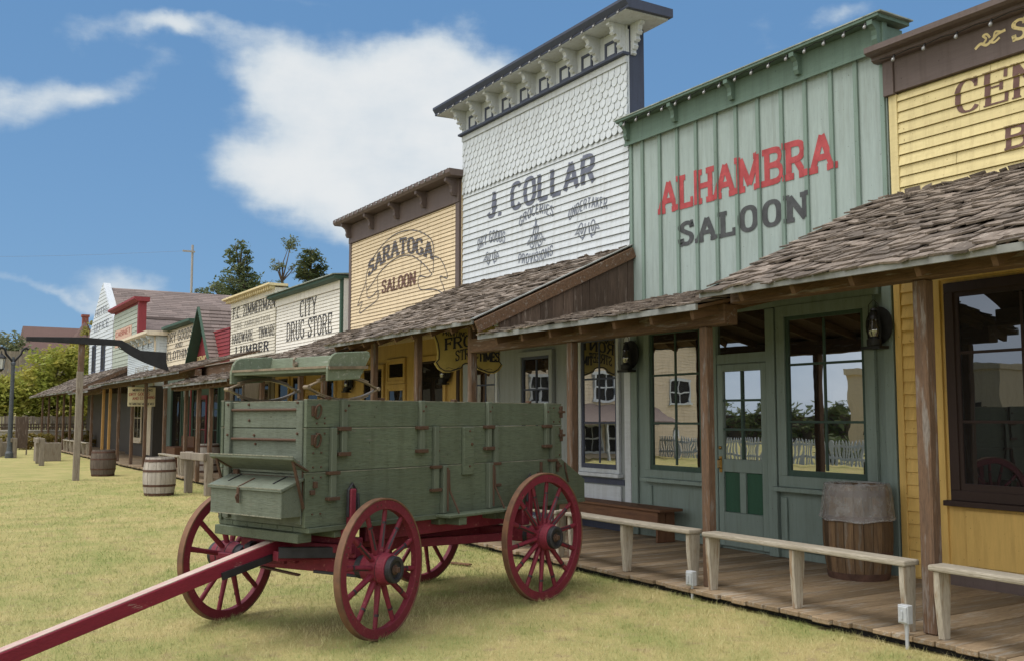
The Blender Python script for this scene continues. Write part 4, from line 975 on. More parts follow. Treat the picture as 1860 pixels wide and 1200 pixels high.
# ---------------------------------------------------------------- white gabled hotel
Y0, Y1 = 53.75, 61.35; GA = 57.5
b = shop('white_gabled_hotel', 'tall white clapboard front with a sharp gable and brown shingle roof', Y0, Y1, 3.2, None, M['shade_wall'], M['white'], body=False)
zg = lambda y_: 9.05 - abs(y_ - GA) * (9.05 - 6.6) / 3.8
gy0 = lambda z: Y0 if z < 6.6 else GA - (9.05 - z) * 3.8 / 2.45
gy1 = lambda z: Y1 if z < 6.6 else GA + (9.05 - z) * 3.8 / 2.45
w = MB(); clap(w, F, Y0, Y1, 3.3, 8.95, .2, y0f=gy0, y1f=gy1); w.build('siding', M['white'], b)
w = MB(); w.prism([(Y0, 3.3), (Y1, 3.3), (Y1, 6.62), (GA, 9.08), (Y0, 6.62)], lambda a, c2, t: (F + .02 + t, a, c2), .36); w.build('parapet', M['whitetrim'], b)
fc = Face(F, 3.3, .2)
for ya, yb_ in ((58.95, 59.95), (55.9, 56.9)): window(b, F - .02, ya, yb_, 4.2, 5.7, 1, [4.95], M['navy'], M['navy'], M['dark'], fw=.06, sill=False)
w = MB(); kw = dict(tv=.15, th=.09, slab=.08, gap=.16); write(w, fc, 'HOTEL', 59.6, 55.6, 7.35, .36, **kw); w.build('lettering', M['ink_soft'], b); w = MB(); write(w, fc, 'OFFICE', 59.9, 55.2, 6.5, .42, **kw); w.build('lettering', M['ink_soft'], b)
w = MB(); w.hexa([(F + .38, 47.0, 5.0), (26, 47.0, 5.0), (26, 53.6, 6.7), (F + .38, 53.6, 6.7), (F + .38, 47.0, 5.1), (26, 47.0, 5.1), (26, 53.6, 6.8), (F + .38, 53.6, 6.8)])
w.hexa([(F + .38, 53.5, 6.83), (26, 53.5, 6.83), (26, GA, 8.72), (F + .38, GA, 8.72), (F + .38, 53.5, 6.93), (26, 53.5, 6.93), (26, GA, 8.82), (F + .38, GA, 8.82)])
w.hexa([(F + .38, GA, 8.72), (26, GA, 8.72), (26, 61.4, 6.8), (F + .38, 61.4, 6.8), (F + .38, GA, 8.82), (26, GA, 8.82), (26, 61.4, 6.9), (F + .38, 61.4, 6.9)])
rfm = w.build('roof', M['asphalt_shingle'], b)
# shingle tabs laid over the street-side slope
w = MB()
for (ya, za, yb_, zb_) in ((47.0, 5.1, 53.45, 6.78), (53.5, 6.93, GA, 8.82)):
    L = math.hypot(yb_ - ya, zb_ - za); nr = int(L / .28)
    for i in range(nr):
        a, c2 = i / nr, min((i + 1.1) / nr, 1); x = F + .4 - rng.random() * .5
        while x < 17:
            xx = x + rng.uniform(.5, .9)
            if xx > F + .4:
                pa = (ya + (yb_ - ya) * a, za + (zb_ - za) * a); pb = (ya + (yb_ - ya) * c2, za + (zb_ - za) * c2); x_ = max(x, F + .4)
                w.hexa([(x_, pa[0], pa[1]), (xx - .01, pa[0], pa[1]), (xx - .01, pb[0], pb[1]), (x_, pb[0], pb[1]), (x_, pa[0], pa[1] + .03), (xx - .01, pa[0], pa[1] + .03), (xx - .01, pb[0], pb[1] + .01), (x_, pb[0], pb[1] + .01)])
            x = xx
w.build('roof_shingles', M['asphalt_shingle'], rfm)
w = MB(); w.box(F + .4, 25.5, 53.9, 61.2, .1, 6.7); w.build('rear_wall', M['white'], b)
# ================================================================ the freight wagon (u: towards its rear, v: towards the shops, z up)
wagon = thing('freight_wagon', (4.996, 8.732, 0), 'big green freight wagon with red spoked wheels and long red tongue on the lawn', 'wagon', rotz=.338)
HW, UF, UR, ZB, ZT = .56, -2.70, .64, .90, 1.885
def wheel(Rw, nsp, u, v, rot, ph):
    c = Rw; o = MB()
    ro, ri = Rw - .016, Rw - .088; hw_ = .028; off = -.012
    # felloe ring about local y
    def ring(mb, r0, r1, y0_, y1_, n=72, m=0):
        vs = []; 
        for k in range(n):
            t = 2 * math.pi * k / n; cs, sn = math.cos(t), math.sin(t)
            for r, yy in ((r0, y0_), (r1, y0_), (r1, y1_), (r0, y1_)): vs.append((r * cs, yy, r * sn))
        fs = []
        for k in range(n):
            a, b_ = k * 4, ((k + 1) % n) * 4
            for j in range(4): fs.append((a + j, a + (j + 1) % 4, b_ + (j + 1) % 4, b_ + j))
        mb.mesh(vs, fs, m)
    ring(o, ri, ro, -hw_ + off, hw_ + off)
    for k in range(nsp // 2):   # bolt heads on the face
        for dt in (-.05, .05):
            t = 2 * math.pi * (k + .5) / (nsp // 2) + ph + dt; rr = (ri + ro) / 2
            o.lathe([(.009, 0), (.007, .006)], 7, 1, mat=Matrix.Translation((rr * math.cos(t), -hw_ + off, rr * math.sin(t))) @ Matrix.Rotation(R(90), 4, 'X'))
    wh = o.build('wheel', [M['wr'], M['rust']], wagon, bevel=.006)
    wh.location = (u, v, Rw); wh.rotation_euler = (0, 0, rot)
    o = MB(); ring(o, ro + .0005, Rw, -hw_ - .003 + off, hw_ + .003 + off, 96); o.build('tyre', M['tyre'], wh, bevel=.003)
    RX = Matrix.Rotation(R(90), 4, 'X')          # local z of the lathe -> -y, the outer side
    o = MB(); o.lathe([(.075, -.19), (.092, -.185), (.092, -.13), (.105, -.12), (.118, -.05), (.122, -.045), (.124, .042), (.130, .048), (.116, .118), (.112, .122)], 28, mat=RX, mats=[1, 1, 1, 0, 1, 0, 1, 0, 0])
    o.lathe([(.098, .120), (.106, .123), (.104, .166), (.094, .170), (.072, .168), (.066, .150), (.045, .148)], 28, 1, mat=RX)
    ht = o.build('hub', [M['wr'], M['wblack']], wh, smooth=False, bevel=.003)
    o = MB(); o.lathe([(.040, .148), (.040, .158), (.022, .160), (.022, .178)], 14, 0, mat=RX); o.box(-.02, .02, -.19, -.165, -.02, .02); o.build('axle_nut', M['rust'], wh, bevel=.003)
    def spoke_mesh():
        o = MB(); rs = [.105, .16, ri - .10, ri - .03, ri + .012]; ws = [.036, .044, .042, .048, .040]; ds = [.052, .056, .036, .034, .030]; n = 10; vs = []
        for r, w_, d_ in zip(rs, ws, ds):
            yy = .004 + off * (r / ri)
            for k in range(n): t = 2 * math.pi * k / n; vs.append((w_ / 2 * math.cos(t), yy + d_ / 2 * math.sin(t), r))
        fs = [(i * n + k, i * n + (k + 1) % n, (i + 1) * n + (k + 1) % n, (i + 1) * n + k) for i in range(len(rs) - 1) for k in range(n)]
        o.mesh(vs, fs, 0)
        yo = .004 + off - .019
        # dark pinstripe: along one side of the face, then across
        o.mesh([(-.019, -.016, .17), (-.008, -.0265, .17), (-.008, yo - .0025, ri - .12), (-.017, yo + .006, ri - .12)], [(0, 1, 2, 3)], 1)
        r0 = ri - .115; vs = []
        for r in (r0, r0 + .018):
            for k in range(n + 1): t = math.pi + math.pi * k / n; vs.append((.0245 * math.cos(t), .004 + off + .0205 * math.sin(t), r))
        o.mesh(vs, [(k, k + 1, n + 2 + k, n + 1 + k) for k in range(n)], 1)
        return o
    sp0 = None
    for k in range(nsp):
        if sp0 is None: sp0 = spoke_mesh().build('spoke', [M['wr'], M['wblack']], wh, smooth=True); s_ = sp0
        else: s_ = sp0.copy(); COL.objects.link(s_); s_.parent = wh
        s_.rotation_euler = (0, 2 * math.pi * k / nsp + ph, 0)
    return wh
ST = .184; FU = -2.275; TR = .80; cs, sn = math.cos(ST), math.sin(ST)
ff_ = lambda d, v, z: (FU - d * cs - v * sn, -d * sn + v * cs, z)      # d forward of the front axle
RF, RR = .553, .606
wheel(RR, 14, 0, -TR, 0, .10); wheel(RR, 14, 0, TR, math.pi, .2)
p = ff_(0, -TR, 0); wheel(RF, 12, p[0], p[1], ST, .13); p = ff_(0, TR, 0); wheel(RF, 12, p[0], p[1], ST + math.pi, .3)
# running gear
mb = MB(); mb.box(-.06, .06, -.62, .62, RR - .06, RR + .07); mb.tube([(0, -.64, RR), (0, -.78, RR)], .045, 10); mb.tube([(0, .64, RR), (0, .78, RR)], .045, 10)
mb.box(-.055, .055, -.60, .60, .70, .895); mb.build('rear_axle', M['wr'], wagon, bevel=.01)
mb = MB(); a, b_ = ff_(0, -.62, RF), ff_(0, .62, RF); mb.bar(a, b_, .13, .12); mb.bar(ff_(0, -.60, .70), ff_(0, .60, .70), .11, .16); mb.tube([ff_(0, -.6, RF), ff_(0, -.78, RF)], .045, 10); mb.tube([ff_(0, .6, RF), ff_(0, .78, RF)], .045, 10)
mb.build('front_axle', M['wr'], wagon, bevel=.01)
mb = MB(); mb.box(FU - .06, FU + .06, -.60, .60, .785, .865); mb.build('front_bolster', M['wr'], wagon, bevel=.008)
mb = MB(); mb.bar((FU - .1, 0, .60), (.25, 0, .60), .09, .10); mb.bar((-1.15, 0, .585), (-.05, -.40, .585), .07, .08); mb.bar((-1.15, 0, .585), (-.05, .40, .585), .07, .08); mb.build('reach_pole', M['wr'], wagon, bevel=.006)
mb = MB(); mb.bar((-1.98, -.42, .80), (-.03, -.42, .80), .085, .16); mb.bar((-1.98, .42, .80), (-.03, .42, .80), .085, .16); each(mb, 'sill_beam', M['wr'], wagon, bevel=.006)
mb = MB()
for s_ in (-1, 1):
    mb.bar(ff_(-.35, s_ * .34, .60), ff_(.46, s_ * .13, .66), .07, .075)
mb.bar(ff_(-.36, -.5, .62), ff_(-.36, .5, .62), .07, .06); mb.bar(ff_(.10, -.62, .70), ff_(.10, .55, .70), .06, .07); mb.bar(ff_(.30, -.10, .60), ff_(.30, .62, .60), .05, .05)
mb.build('hounds', M['wr'], wagon, bevel=.006)
mb = MB(); mb.bar(ff_(.06, -.46, .665), ff_(.46, -.165, .69), .045, .085); mb.bar(ff_(.06, .46, .665), ff_(.46, .165, .69), .045, .085); mb.bar(ff_(.20, -.30, .52), ff_(.02, -.66, .48), .022, .022); mb.bar(ff_(.02, .2, .76), ff_(-.2, .30, .72), .03, .03)
for vv in (-.35, .35): mb.bar(ff_(0, vv, .48), ff_(0, vv, .80), .15, .035, up=(1, 0, 0))
each(mb, 'iron_strap', M['wblack'], wagon, bevel=.003)
mb = MB(); mb.bar(ff_(.36, .10, .55), ff_(.30, -.24, .50), .05, .012); mb.build('step_iron', M['rust'], wagon)
# tongue
mb = MB(); T0, T1 = ff_(.18, 0, .735), ff_(3.9, 0, .12); mb.bar(T0, T1, .10, .11, w2=.075, h2=.085)
tg = mb.build('tongue', M['wr_tongue'], wagon, bevel=.006)
mb = MB(); d = (Vector(T1) - Vector(T0)); nv = Vector((0, 0, 1)); mb.bar(Vector(T0) + nv * .0585, Vector(T1) + nv * .0455, .084, .006, w2=.062, h2=.006); mb.build('worn_top', M['wtop'], tg)
mb = MB(); mb.bar(ff_(.42, -.062, .64), ff_(.95, -.058, .565), .012, .055); mb.bar(ff_(.42, .062, .66), ff_(.95, .058, .57), .012, .06); each(mb, 'tongue_strap', M['wblack'], tg)
# box floor and sides
mb = MB()
for k in range(6): mb.box(UF + .02, 1.02, -.585 + k * .195, -.585 + k * .195 + .190, ZB - .042, ZB - .002)
mb.build('floor', M['wg'], wagon, bevel=.004)
mb = MB(); mb.box(UF - .02, UF + .12, -.50, .58, ZB - .12, ZB - .045); mb.box(UF + .3, UF + .42, -.56, .56, ZB - .10, ZB - .045); mb.box(-1.2, -1.1, -.56, .56, ZB - .10, ZB - .045); mb.box(-.50, -.40, -.62, .56, ZB - .10, ZB - .045); mb.box(.5, .6, -.56, .56, ZB - .10, ZB - .045); each(mb, 'cross_sill', M['wg'], wagon, bevel=.004)
rows = [(ZB, 1.317), (1.323, 1.660), (1.667, ZT)]
for s_ in (-1, 1):
    for i, (z0, z1) in enumerate(rows):
        mb = MB(); v0, v1 = s_ * (HW - .035), s_ * HW
        if i == 0:
            pts = [(UF, z0), (1.05, z0 - .03), (1.05, 1.09), (UR, z1), (UF, z1)]
            mb.prism(pts, lambda a, c2, t: (a, min(v0, v1) + t, c2), .035)
        else: mb.box(UF, UR, v0, v1, z0, z1)
        mb.build('side_board', M['wg'], wagon, bevel=.004)
def sv(s_, d): return s_ * (HW + d)
bolts = MB()
def bolt(u, v, z, s_, r=.011, h=.009): bolts.lathe([(r, 0), (r * .8, h)], 7, mat=Matrix.Translation((u, v, z)) @ Matrix.Rotation(R(90 if s_ < 0 else -90), 4, 'X'))
for s_ in (-1, 1):
    for u in (-2.34, -1.45, -.55, .355):
        mb = MB(); mb.box(u - .028, u + .028, sv(s_, .002), sv(s_, .04), 1.46, ZT + .004); mb.build('cleat', M['wg_edge'], wagon, bevel=.004)
        for z in (1.655, 1.455):
            mb = MB(); mb.box(u - .062, u + .062, sv(s_, .041), sv(s_, .050), z - .016, z + .016); mb.box(u - .062, u - .03, sv(s_, .001), sv(s_, .041), z - .014, z + .014); mb.box(u + .03, u + .062, sv(s_, .001), sv(s_, .041), z - .014, z + .014)
            mb.build('staple', M['rust'], wagon, bevel=.003)
        bolt(u + .07, sv(s_, 0), 1.84, s_); bolt(u, sv(s_, .04), 1.80, s_)
    for u in (-2.445, -1.27, -.45, .45):
        zlo = 1.09 if u < .3 else 1.12
        mb = MB(); mb.box(u - .028, u + .028, sv(s_, .002), sv(s_, .038), zlo, 1.665); mb.build('cleat', M['wg_edge'], wagon, bevel=.004)
        for z in (1.31, zlo + .02):
            mb = MB(); mb.box(u - .060, u + .060, sv(s_, .039), sv(s_, .047), z - .014, z + .014); mb.box(u - .060, u - .03, sv(s_, .001), sv(s_, .039), z - .012, z + .012); mb.box(u + .03, u + .060, sv(s_, .001), sv(s_, .039), z - .012, z + .012)
            mb.build('staple', M['rust'], wagon, bevel=.003)
        for z in (1.62, 1.45): bolt(u + .06, sv(s_, 0), z, s_)
    mb = MB(); mb.box(-.91, -.765, sv(s_, .002), sv(s_, .032), 1.225, 1.655); mb.build('plaque_board', M['wg'], wagon, bevel=.004)
    bolt(-.80, sv(s_, .032), 1.50, s_, .016); bolt(-.83, sv(s_, .032), 1.62, s_); bolt(-.83, sv(s_, .032), 1.30, s_)
    # step board on two stiles
    mb = MB()
    for u in (-1.165, -.54): mb.box(u - .03, u + .03, sv(s_, .002), sv(s_, .05), .902, 1.32)
    each(mb, 'stile', M['wg_edge'], wagon, bevel=.004)
    mb = MB(); mb.box(-1.27, -.33, sv(s_, .0), sv(s_, .19), .872, .898); mb.box(-1.12, -1.02, sv(s_, .0), sv(s_, .17), .80, .870); mb.box(-.46, -.36, sv(s_, .0), sv(s_, .17), .80, .870); mb.build('step_board', M['wg'], wagon, bevel=.005)
    mb = MB()
    for u in (-1.13, -.50): mb.tube([(u, sv(s_, .052), 1.28), (u + .005, sv(s_, .056), 1.10), (u + .04, sv(s_, .14), .90)], .009, 6); mb.tube([(u - .02, sv(s_, .055), 1.30), (u - .02, sv(s_, .058), .92)], .009, 6)
    each(mb, 'brace_rod', M['rust'], wagon)
    # rings at the front corners and hasps at the rear
    mb = MB()
    for z in (1.80, 1.575):
        pts = [(-2.60 + .030 * math.cos(t), sv(s_, .018 + .012 * math.sin(t)), z - .01 + .052 * math.sin(t)) for t in [2 * math.pi * k / 16 for k in range(17)]]
        mb.tube(pts, .0085, 6, caps=False); mb.box(-2.655, -2.605, sv(s_, .001), sv(s_, .014), z - .045, z + .035)
        mb.build('ring', M['rust'], wagon, bevel=.002); mb = MB()
    mb.box(-2.63, -2.60, sv(s_, .001), sv(s_, .03), 1.20, 1.25); mb.box(-2.66, -2.62, sv(s_, .001), sv(s_, .025), 1.15, 1.185)
    for z in (1.80, 1.56): mb.box(.60, .635, sv(s_, .001), sv(s_, .02), z - .06, z + .06); mb.box(.57, .66, sv(s_, .01), sv(s_, .034), z - .012, z + .012)
    mb.box(.26, .29, sv(s_, .001), sv(s_, .02), 1.16, 1.30); mb.box(.22, .25, sv(s_, .001), sv(s_, .02), 1.10, 1.20); mb.box(.54, .57, sv(s_, .001), sv(s_, .02), 1.19, 1.30); mb.box(.52, .6, sv(s_, .012), sv(s_, .03), 1.235, 1.26)
    mb.tube([(.68, sv(s_, .006), 1.28), (.69, sv(s_, .02), 1.18), (.74, sv(s_, .01), 1.08)], .011, 6)
    for u in (-2.48, -1.9, -1.0, .1): mb.box(u - .018, u + .018, sv(s_, -.04), sv(s_, .012), ZT + .001, ZT + .022)
    each(mb, 'hasp', M['rust'], wagon, bevel=.002)
    for z in (1.74, 1.70, 1.62, 1.47, 1.36, 1.28, 1.0):
        for du in (.07, .15): bolt(UF + du + .03 * (z > 1.6), sv(s_, 0), z, s_, .008)
    for z in (1.84, 1.70, 1.63, 1.36, 1.27): bolt(.60, sv(s_, 0), z, s_, .009); bolt(.50, sv(s_, 0), z, s_, .009)
    # red standard against the box above each wheel
    for u, zt_ in ((FU, 1.22), (.03, 1.19)):
        mb = MB(); mb.bar((u, sv(s_, .045), .78), (u, sv(s_, .055), zt_ - .04), .06, .055, up=(0, 1, 0)); sdm = mb.build('standard', M['wr'], wagon, bevel=.008)
        mb = MB(); pts = [(u - .04, sv(s_, .055), zt_ - .26), (u - .04, sv(s_, .058), zt_ - .05), (u, sv(s_, .06), zt_), (u + .04, sv(s_, .058), zt_ - .05), (u + .04, sv(s_, .055), zt_ - .26)]; mb.tube(pts, .012, 6); mb.tube([(u + .05, sv(s_, .07), zt_ - .08), (u + .055, sv(s_, .075), zt_ - .20), (u + .045, sv(s_, .07), .95)], .013, 6); mb.build('strap_iron', M['wblack'], sdm)
bo = bolts.build('bolt_heads', M['rust'], wagon); 
# front and rear ends
mb = MB()
for z0, z1 in ((ZB, 1.30), (1.305, 1.655), (1.662, 1.872)): mb.box(UF + .02, UF + .055, -.522, .522, z0, z1)
mb.build('front_board', M['wg_y'], wagon, bevel=.004)
mb = MB()
for v in (-.485, .455): mb.box(UF - .012, UF + .018, v - .038, v + .038, ZB + .02, 1.875)
each(mb, 'front_cleat', M['wg_y'], wagon, bevel=.004)
mb = MB()
for z in (1.805, 1.568, 1.275): mb.tube([(UF + .006, -.44, z), (UF + .006, .41, z)], .011, 8)
for v, z in ((.2, 1.85), (.19, 1.72), (.12, 1.60), (.1, 1.53), (-.47, 1.86), (-.47, 1.62), (.44, 1.85), (.44, 1.60), (-.49, 1.40)): mb.lathe([(.012, 0), (.009, .012)], 7, mat=Matrix.Translation((UF + (.02 if abs(v) < .4 else -.012), v, z)) @ Matrix.Rotation(R(-90), 4, 'Y'))
each(mb, 'end_rod', M['rust'], wagon)
mb = MB()
for z0, z1 in rows: mb.box(UR - .06, UR - .025, -.522, .522, z0, z1 - .01)
mb.build('tail_board', M['wg_y'], wagon, bevel=.004)
# tilted foot board and its irons
mb = MB(); mb.hexa([(UF + .015, -.56, 1.325), (UF - .17, -.62, 1.425), (UF - .17, .46, 1.425), (UF + .015, .46, 1.325), (UF + .015, -.56, 1.350), (UF - .17, -.62, 1.452), (UF - .17, .46, 1.452), (UF + .015, .46, 1.350)]); mb.build('foot_board', M['wg_y'], wagon, bevel=.004)
mb = MB()
for v in (-.585, .40): mb.bar((UF - .14, v, 1.405), (UF - .02, v + .02, 1.05), .022, .012); mb.bar((UF - .15, v, 1.412), (UF + .0, v, 1.335), .03, .01)
each(mb, 'foot_brace', M['rust'], wagon)
# tool box
TB = UF - .21
mb = MB(); mb.hexa([(TB, -.54, .985), (UF - .014, -.54, .985), (UF - .014, .37, .985), (TB, .37, .985), (TB, -.54, 1.185), (UF - .014, -.54, 1.255), (UF - .014, .37, 1.255), (TB, .37, 1.185)]); tb = mb.build('tool_box', M['wg_y'], wagon, bevel=.005)
mb = MB(); mb.hexa([(TB - .018, -.56, 1.180), (UF - .014, -.56, 1.258), (UF - .014, .39, 1.258), (TB - .018, .39, 1.180), (TB - .018, -.56, 1.206), (UF - .014, -.56, 1.284), (UF - .014, .39, 1.284), (TB - .018, .39, 1.206)]); mb.build('lid', M['wg_y'], tb, bevel=.004)
mb = MB()
sl = lambda u: 1.206 + (u - TB + .018) * .078 / .21 + .003
for v, u0, w_ in ((-.03, TB - .02, .016), ):
    mb.bar((TB - .02, v, sl(TB - .02)), (TB + .13, v, sl(TB + .13)), w_, .005); mb.box(TB - .028, TB - .019, v - .014, v + .014, 1.08, 1.20); mb.tube([(TB - .03, v, 1.15), (TB - .045, v, 1.13), (TB - .03, v, 1.09)], .007, 6)
mb.build('hasp', M['rust'], tb)
mb = MB()
for v in (.22, -.36): mb.bar((TB + .06, v, sl(TB + .06)), (TB + .19, v, sl(TB + .19)), .012, .005)
each(mb, 'hinge', M['wblack'], tb)
mb = MB(); mb.box(UF - .008, UF + .012, .30, .36, 1.0, 1.32); mb.box(UF - .006, UF + .012, -.535, -.515, 1.02, 1.33); each(mb, 'box_strap', M['rust'], wagon)
# seat on elliptic springs
SU = -2.30
for v in (-.52, .52):
    mb = MB()
    for zc, sg in ((1.98, 1), (1.98, -1)):
        for lay, (ln, dz) in enumerate(((.37, 0), (.26, .014))):
            pts = []
            for k in range(17):
                f = -1 + 2 * k / 16; pts.append((SU + f * ln, zc + sg * (.088 * (1 - (f * ln / .37) ** 2) + dz)))
            for k in range(16): a, b_ = pts[k], pts[k + 1]; mb.bar((a[0], v, a[1]), (b_[0], v, b_[1]), .04, .011)
    for u in (-.37, .37): mb.tube([(SU + u, v - .03, 1.98), (SU + u, v + .03, 1.98)], .017, 8)
    mb.box(SU - .06, SU + .06, v - .03, v + .03, ZT - .008, 1.90); mb.build('seat_spring', M['steelrod'], wagon)
mb = MB(); mb.box(SU - .26, SU + .10, -.655, .58, 2.10, 2.125); mb.box(SU - .285, SU - .262, -.66, .60, 2.098, 2.142); mb.box(SU - .2, SU + .08, -.56, -.50, 2.082, 2.098); mb.box(SU - .2, SU + .08, .50, .56, 2.082, 2.098); seat = mb.build('seat', M['wg_seat'], wagon, bevel=.006)
mb = MB(); mb.hexa([(SU + .085, -.66, 2.126), (SU + .107, -.66, 2.126), (SU + .107, .565, 2.126), (SU + .085, .565, 2.126), (SU + .115, -.66, 2.262), (SU + .137, -.66, 2.262), (SU + .137, .565, 2.262), (SU + .115, .565, 2.262)]); mb.build('seat_back', M['wg_seat'], seat, bevel=.006)
for v in (-.685, .567):
    mb = MB(); mb.prism([(SU - .305, 2.025), (SU + .03, 2.05), (SU + .145, 2.24), (SU + .135, 2.27), (SU + .11, 2.278), (SU - .21, 2.252), (SU - .25, 2.235), (SU - .285, 2.195), (SU - .305, 2.12)], lambda a, c2, t: (a, v + t, c2), .024); mb.build('seat_arm', M['wg_seat'], seat, bevel=.006)
mb = MB(); mb.bar((SU - .30, -.70, 2.128), (SU + .10, -.70, 2.148), .014, .024); mb.box(SU - .298, SU - .286, -.69, .60, 2.128, 2.146); mb.lathe([(.028, 0), (.02, .02)], 10, mat=Matrix.Translation((SU + .09, .20, 2.20)) @ Matrix.Rotation(R(-90), 4, 'Y')); mb.tube([(SU + .09, .2, 2.26), (SU + .07, .2, 2.24), (SU + .08, .2, 2.17)], .011, 6); mb.build('seat_iron', M['steelrod'], seat)
# bare wood showing along the worn board edges
mb = MB()
for s_ in (-1, 1):
    v0, v1 = s_ * (HW - .037), s_ * (HW + .0015)
    mb.box(UF, UR, min(v0, v1), max(v0, v1), ZT - .006, ZT + .002); mb.box(UF, UR, min(v0, v1), max(v0, v1), 1.655, 1.6615); mb.box(UF, UR, min(v0, v1), max(v0, v1), 1.3125, 1.3185)
mb.box(UF + .018, UF + .057, -.522, .522, 1.868, 1.874); mb.box(UF - .174, UF - .166, -.62, .46, 1.446, 1.4545); mb.box(TB - .0195, TB - .014, -.56, .39, 1.2, 1.2075); mb.box(TB - .0015, TB + .004, -.54, .37, .984, .992)
each(mb, 'worn_edge', M['wornedge'], wagon)
# ================================================================ boardwalk benches
def leg(mb, y, x0=6.585, x1=6.735, z0=.098, z1=.60, t=.05):
    """a plank leg tapering to its foot, seen from the street"""
    r = rng.uniform(-.01, .01)
    mb.prism([(x0, z1), (x1, z1), (x1 - .005, z1 - .14), (x1 - .035 + r, z0), (x0 + .035 + r, z0), (x0 + .002, z1 - .16)], lambda a, c2, d: (a, y + d, c2), t)
def plank_bench(y0, y1, label, mid=True, xw=(6.565, 6.755)):
    b = thing('plank_bench', (6.66, (y0 + y1) / 2, .1), label, 'bench', 'plank benches along the boardwalk edge', world=True)
    w = MB(); n = 6; sg = rng.uniform(-.012, .004)
    vs = []
    for i in range(n + 1):
        y = y0 + (y1 - y0) * i / n; dz = sg * math.sin(math.pi * i / n)
        vs += [(xw[0], y, .603 + dz), (xw[1], y, .603 + dz), (xw[1], y, .648 + dz), (xw[0], y, .648 + dz)]
    w.mesh(vs, [(i * 4 + j, i * 4 + (j + 1) % 4, i * 4 + 4 + (j + 1) % 4, i * 4 + 4 + j) for i in range(n) for j in range(4)] + [(3, 2, 1, 0), (n * 4, n * 4 + 1, n * 4 + 2, n * 4 + 3)])
    w.build('seat', M['bench'], b, bevel=.013, seg=2)
    for y in (y0 + .02, (y0 + y1) / 2, y1 - .08):
        w = MB(); leg(w, y, z1=.601); w.build('leg', M['benchleg'], b, bevel=.006)
    return b
plank_bench(2.50, 4.73, 'grey plank bench standing before the dark window of the yellow shop')
plank_bench(4.93, 7.19, 'grey plank bench in front of the bagged barrel, between two porch posts')
plank_bench(7.37, 9.50, 'grey plank bench between the rear wagon wheel and the saloon door post')
plank_bench(9.68, 11.93, 'grey plank bench behind the rear wagon wheel')
plank_bench(12.12, 13.66, 'grey plank bench hidden behind the green wagon box')
plank_bench(25.8, 28.5, 'grey plank bench with a barrel behind it, beside the hitching rail uprights')
plank_bench(28.7, 31.2, 'grey plank bench right behind the pale lawn barrel')
plank_bench(45.4, 47.8, 'first of the small grey plank benches beyond the dark lawn barrel')
plank_bench(48.0, 50.2, 'second of the small grey plank benches beyond the dark lawn barrel')
plank_bench(50.4, 52.6, 'last of the small grey plank benches, closest to the concrete wall')

# stained bench against the saloon wall
b = thing('wall_bench', (8.6, 11.3, .1), 'brown stained plank bench against the sage saloon wall', 'bench', world=True)
w = MB(); w.box(8.40, 8.80, 9.98, 12.7, .505, .54); w.build('seat', M['stained'], b, bevel=.006)
w = MB(); w.box(8.43, 8.455, 10.06, 12.6, .36, .503); w.build('apron', M['stained'], b, bevel=.004)
for yy in (10.1, 12.5): w = MB(); w.box(8.457, 8.60, yy, yy + .035, .1, .503); w.box(8.605, 8.76, yy, yy + .035, .1, .503); each(w, 'leg', M['stainedleg'], b, bevel=.005)

# ---------------------------------------------------------------- electrical boxes
def elec(y, z, label):
    b = thing('electrical_box', (6.50, y, 0), label, 'electrical box', 'electrical boxes at the boardwalk edge', world=True)
    w = MB(); w.box(6.49, 6.55, y - .045, y + .045, z, z + .14); w.box(6.48, 6.489, y - .038, y + .038, z + .01, z + .13); w.build('cover', M['galv'], b, bevel=.008)
    w = MB(); w.tube([(6.525, y - .005, 0), (6.525, y - .005, z)], .014, 10); w.build('conduit', M['galv'], b)
    w = MB(); w.box(6.470, 6.479, y - .009, y + .009, z + .035, z + .10); w.build('latch', M['galv'], b, bevel=.003)
M['galv'] = plain('grey enamelled steel', (.40, .42, .44), .45, .1, .12, 15)
elec(4.90, .19, 'grey electrical box at the foot of the yellow shop porch post'); elec(7.29, .13, 'grey electrical box at the post in front of the saloon door')

# ---------------------------------------------------------------- barrels
def barrel(loc, h, r, label, mat, hoopmat, top=None, seed=1, group='wooden barrels'):
    g = random.Random(seed); b = thing('wooden_barrel', loc, label, 'barrel', group)
    prof = lambda f: r * (.86 + .14 * math.sin(math.pi * f) ** .9)
    n = 22; w = MB()
    for k in range(n):
        a0, a1 = 2 * math.pi * k / n + .008, 2 * math.pi * (k + 1) / n - .008; j = g.uniform(-.004, .004); vs = []
        for i in range(11):
            f = i / 10
            for a in (a0, (a0 + a1) / 2, a1): q = prof(f) + j; vs.append((q * math.cos(a), q * math.sin(a), f * h))
            for a in (a1, a0): q = prof(f) - .024; vs.append((q * math.cos(a), q * math.sin(a), f * h))
        w.mesh(vs, [(i * 5 + q, i * 5 + (q + 1) % 5, i * 5 + 5 + (q + 1) % 5, i * 5 + 5 + q) for i in range(10) for q in range(5)] + [(4, 3, 2, 1, 0), (50, 51, 52, 53, 54)])
    w.build('staves', mat, b)
    for f0, f1 in ((.0, .075), (.24, .30), (.62, .68), (.88, .95)):
        w = MB(); q0, q1 = prof(f0) + .006, prof(f1) + .006; w.lathe([(q0 - .006, f0 * h), (q0, f0 * h + .001), (q1, f1 * h), (q1 - .006, f1 * h + .001)], 44, close=False); w.build('hoop', hoopmat, b, smooth=False)
    w = MB(); w.lathe([(prof(1) - .03, h * .945), (prof(1) - .03, h * .955)], 22); w.build('head', top or mat, b)
    return b
M['hoop'] = plain('rusted hoop iron', (.085, .045, .032), .75, .2, .35, 12)
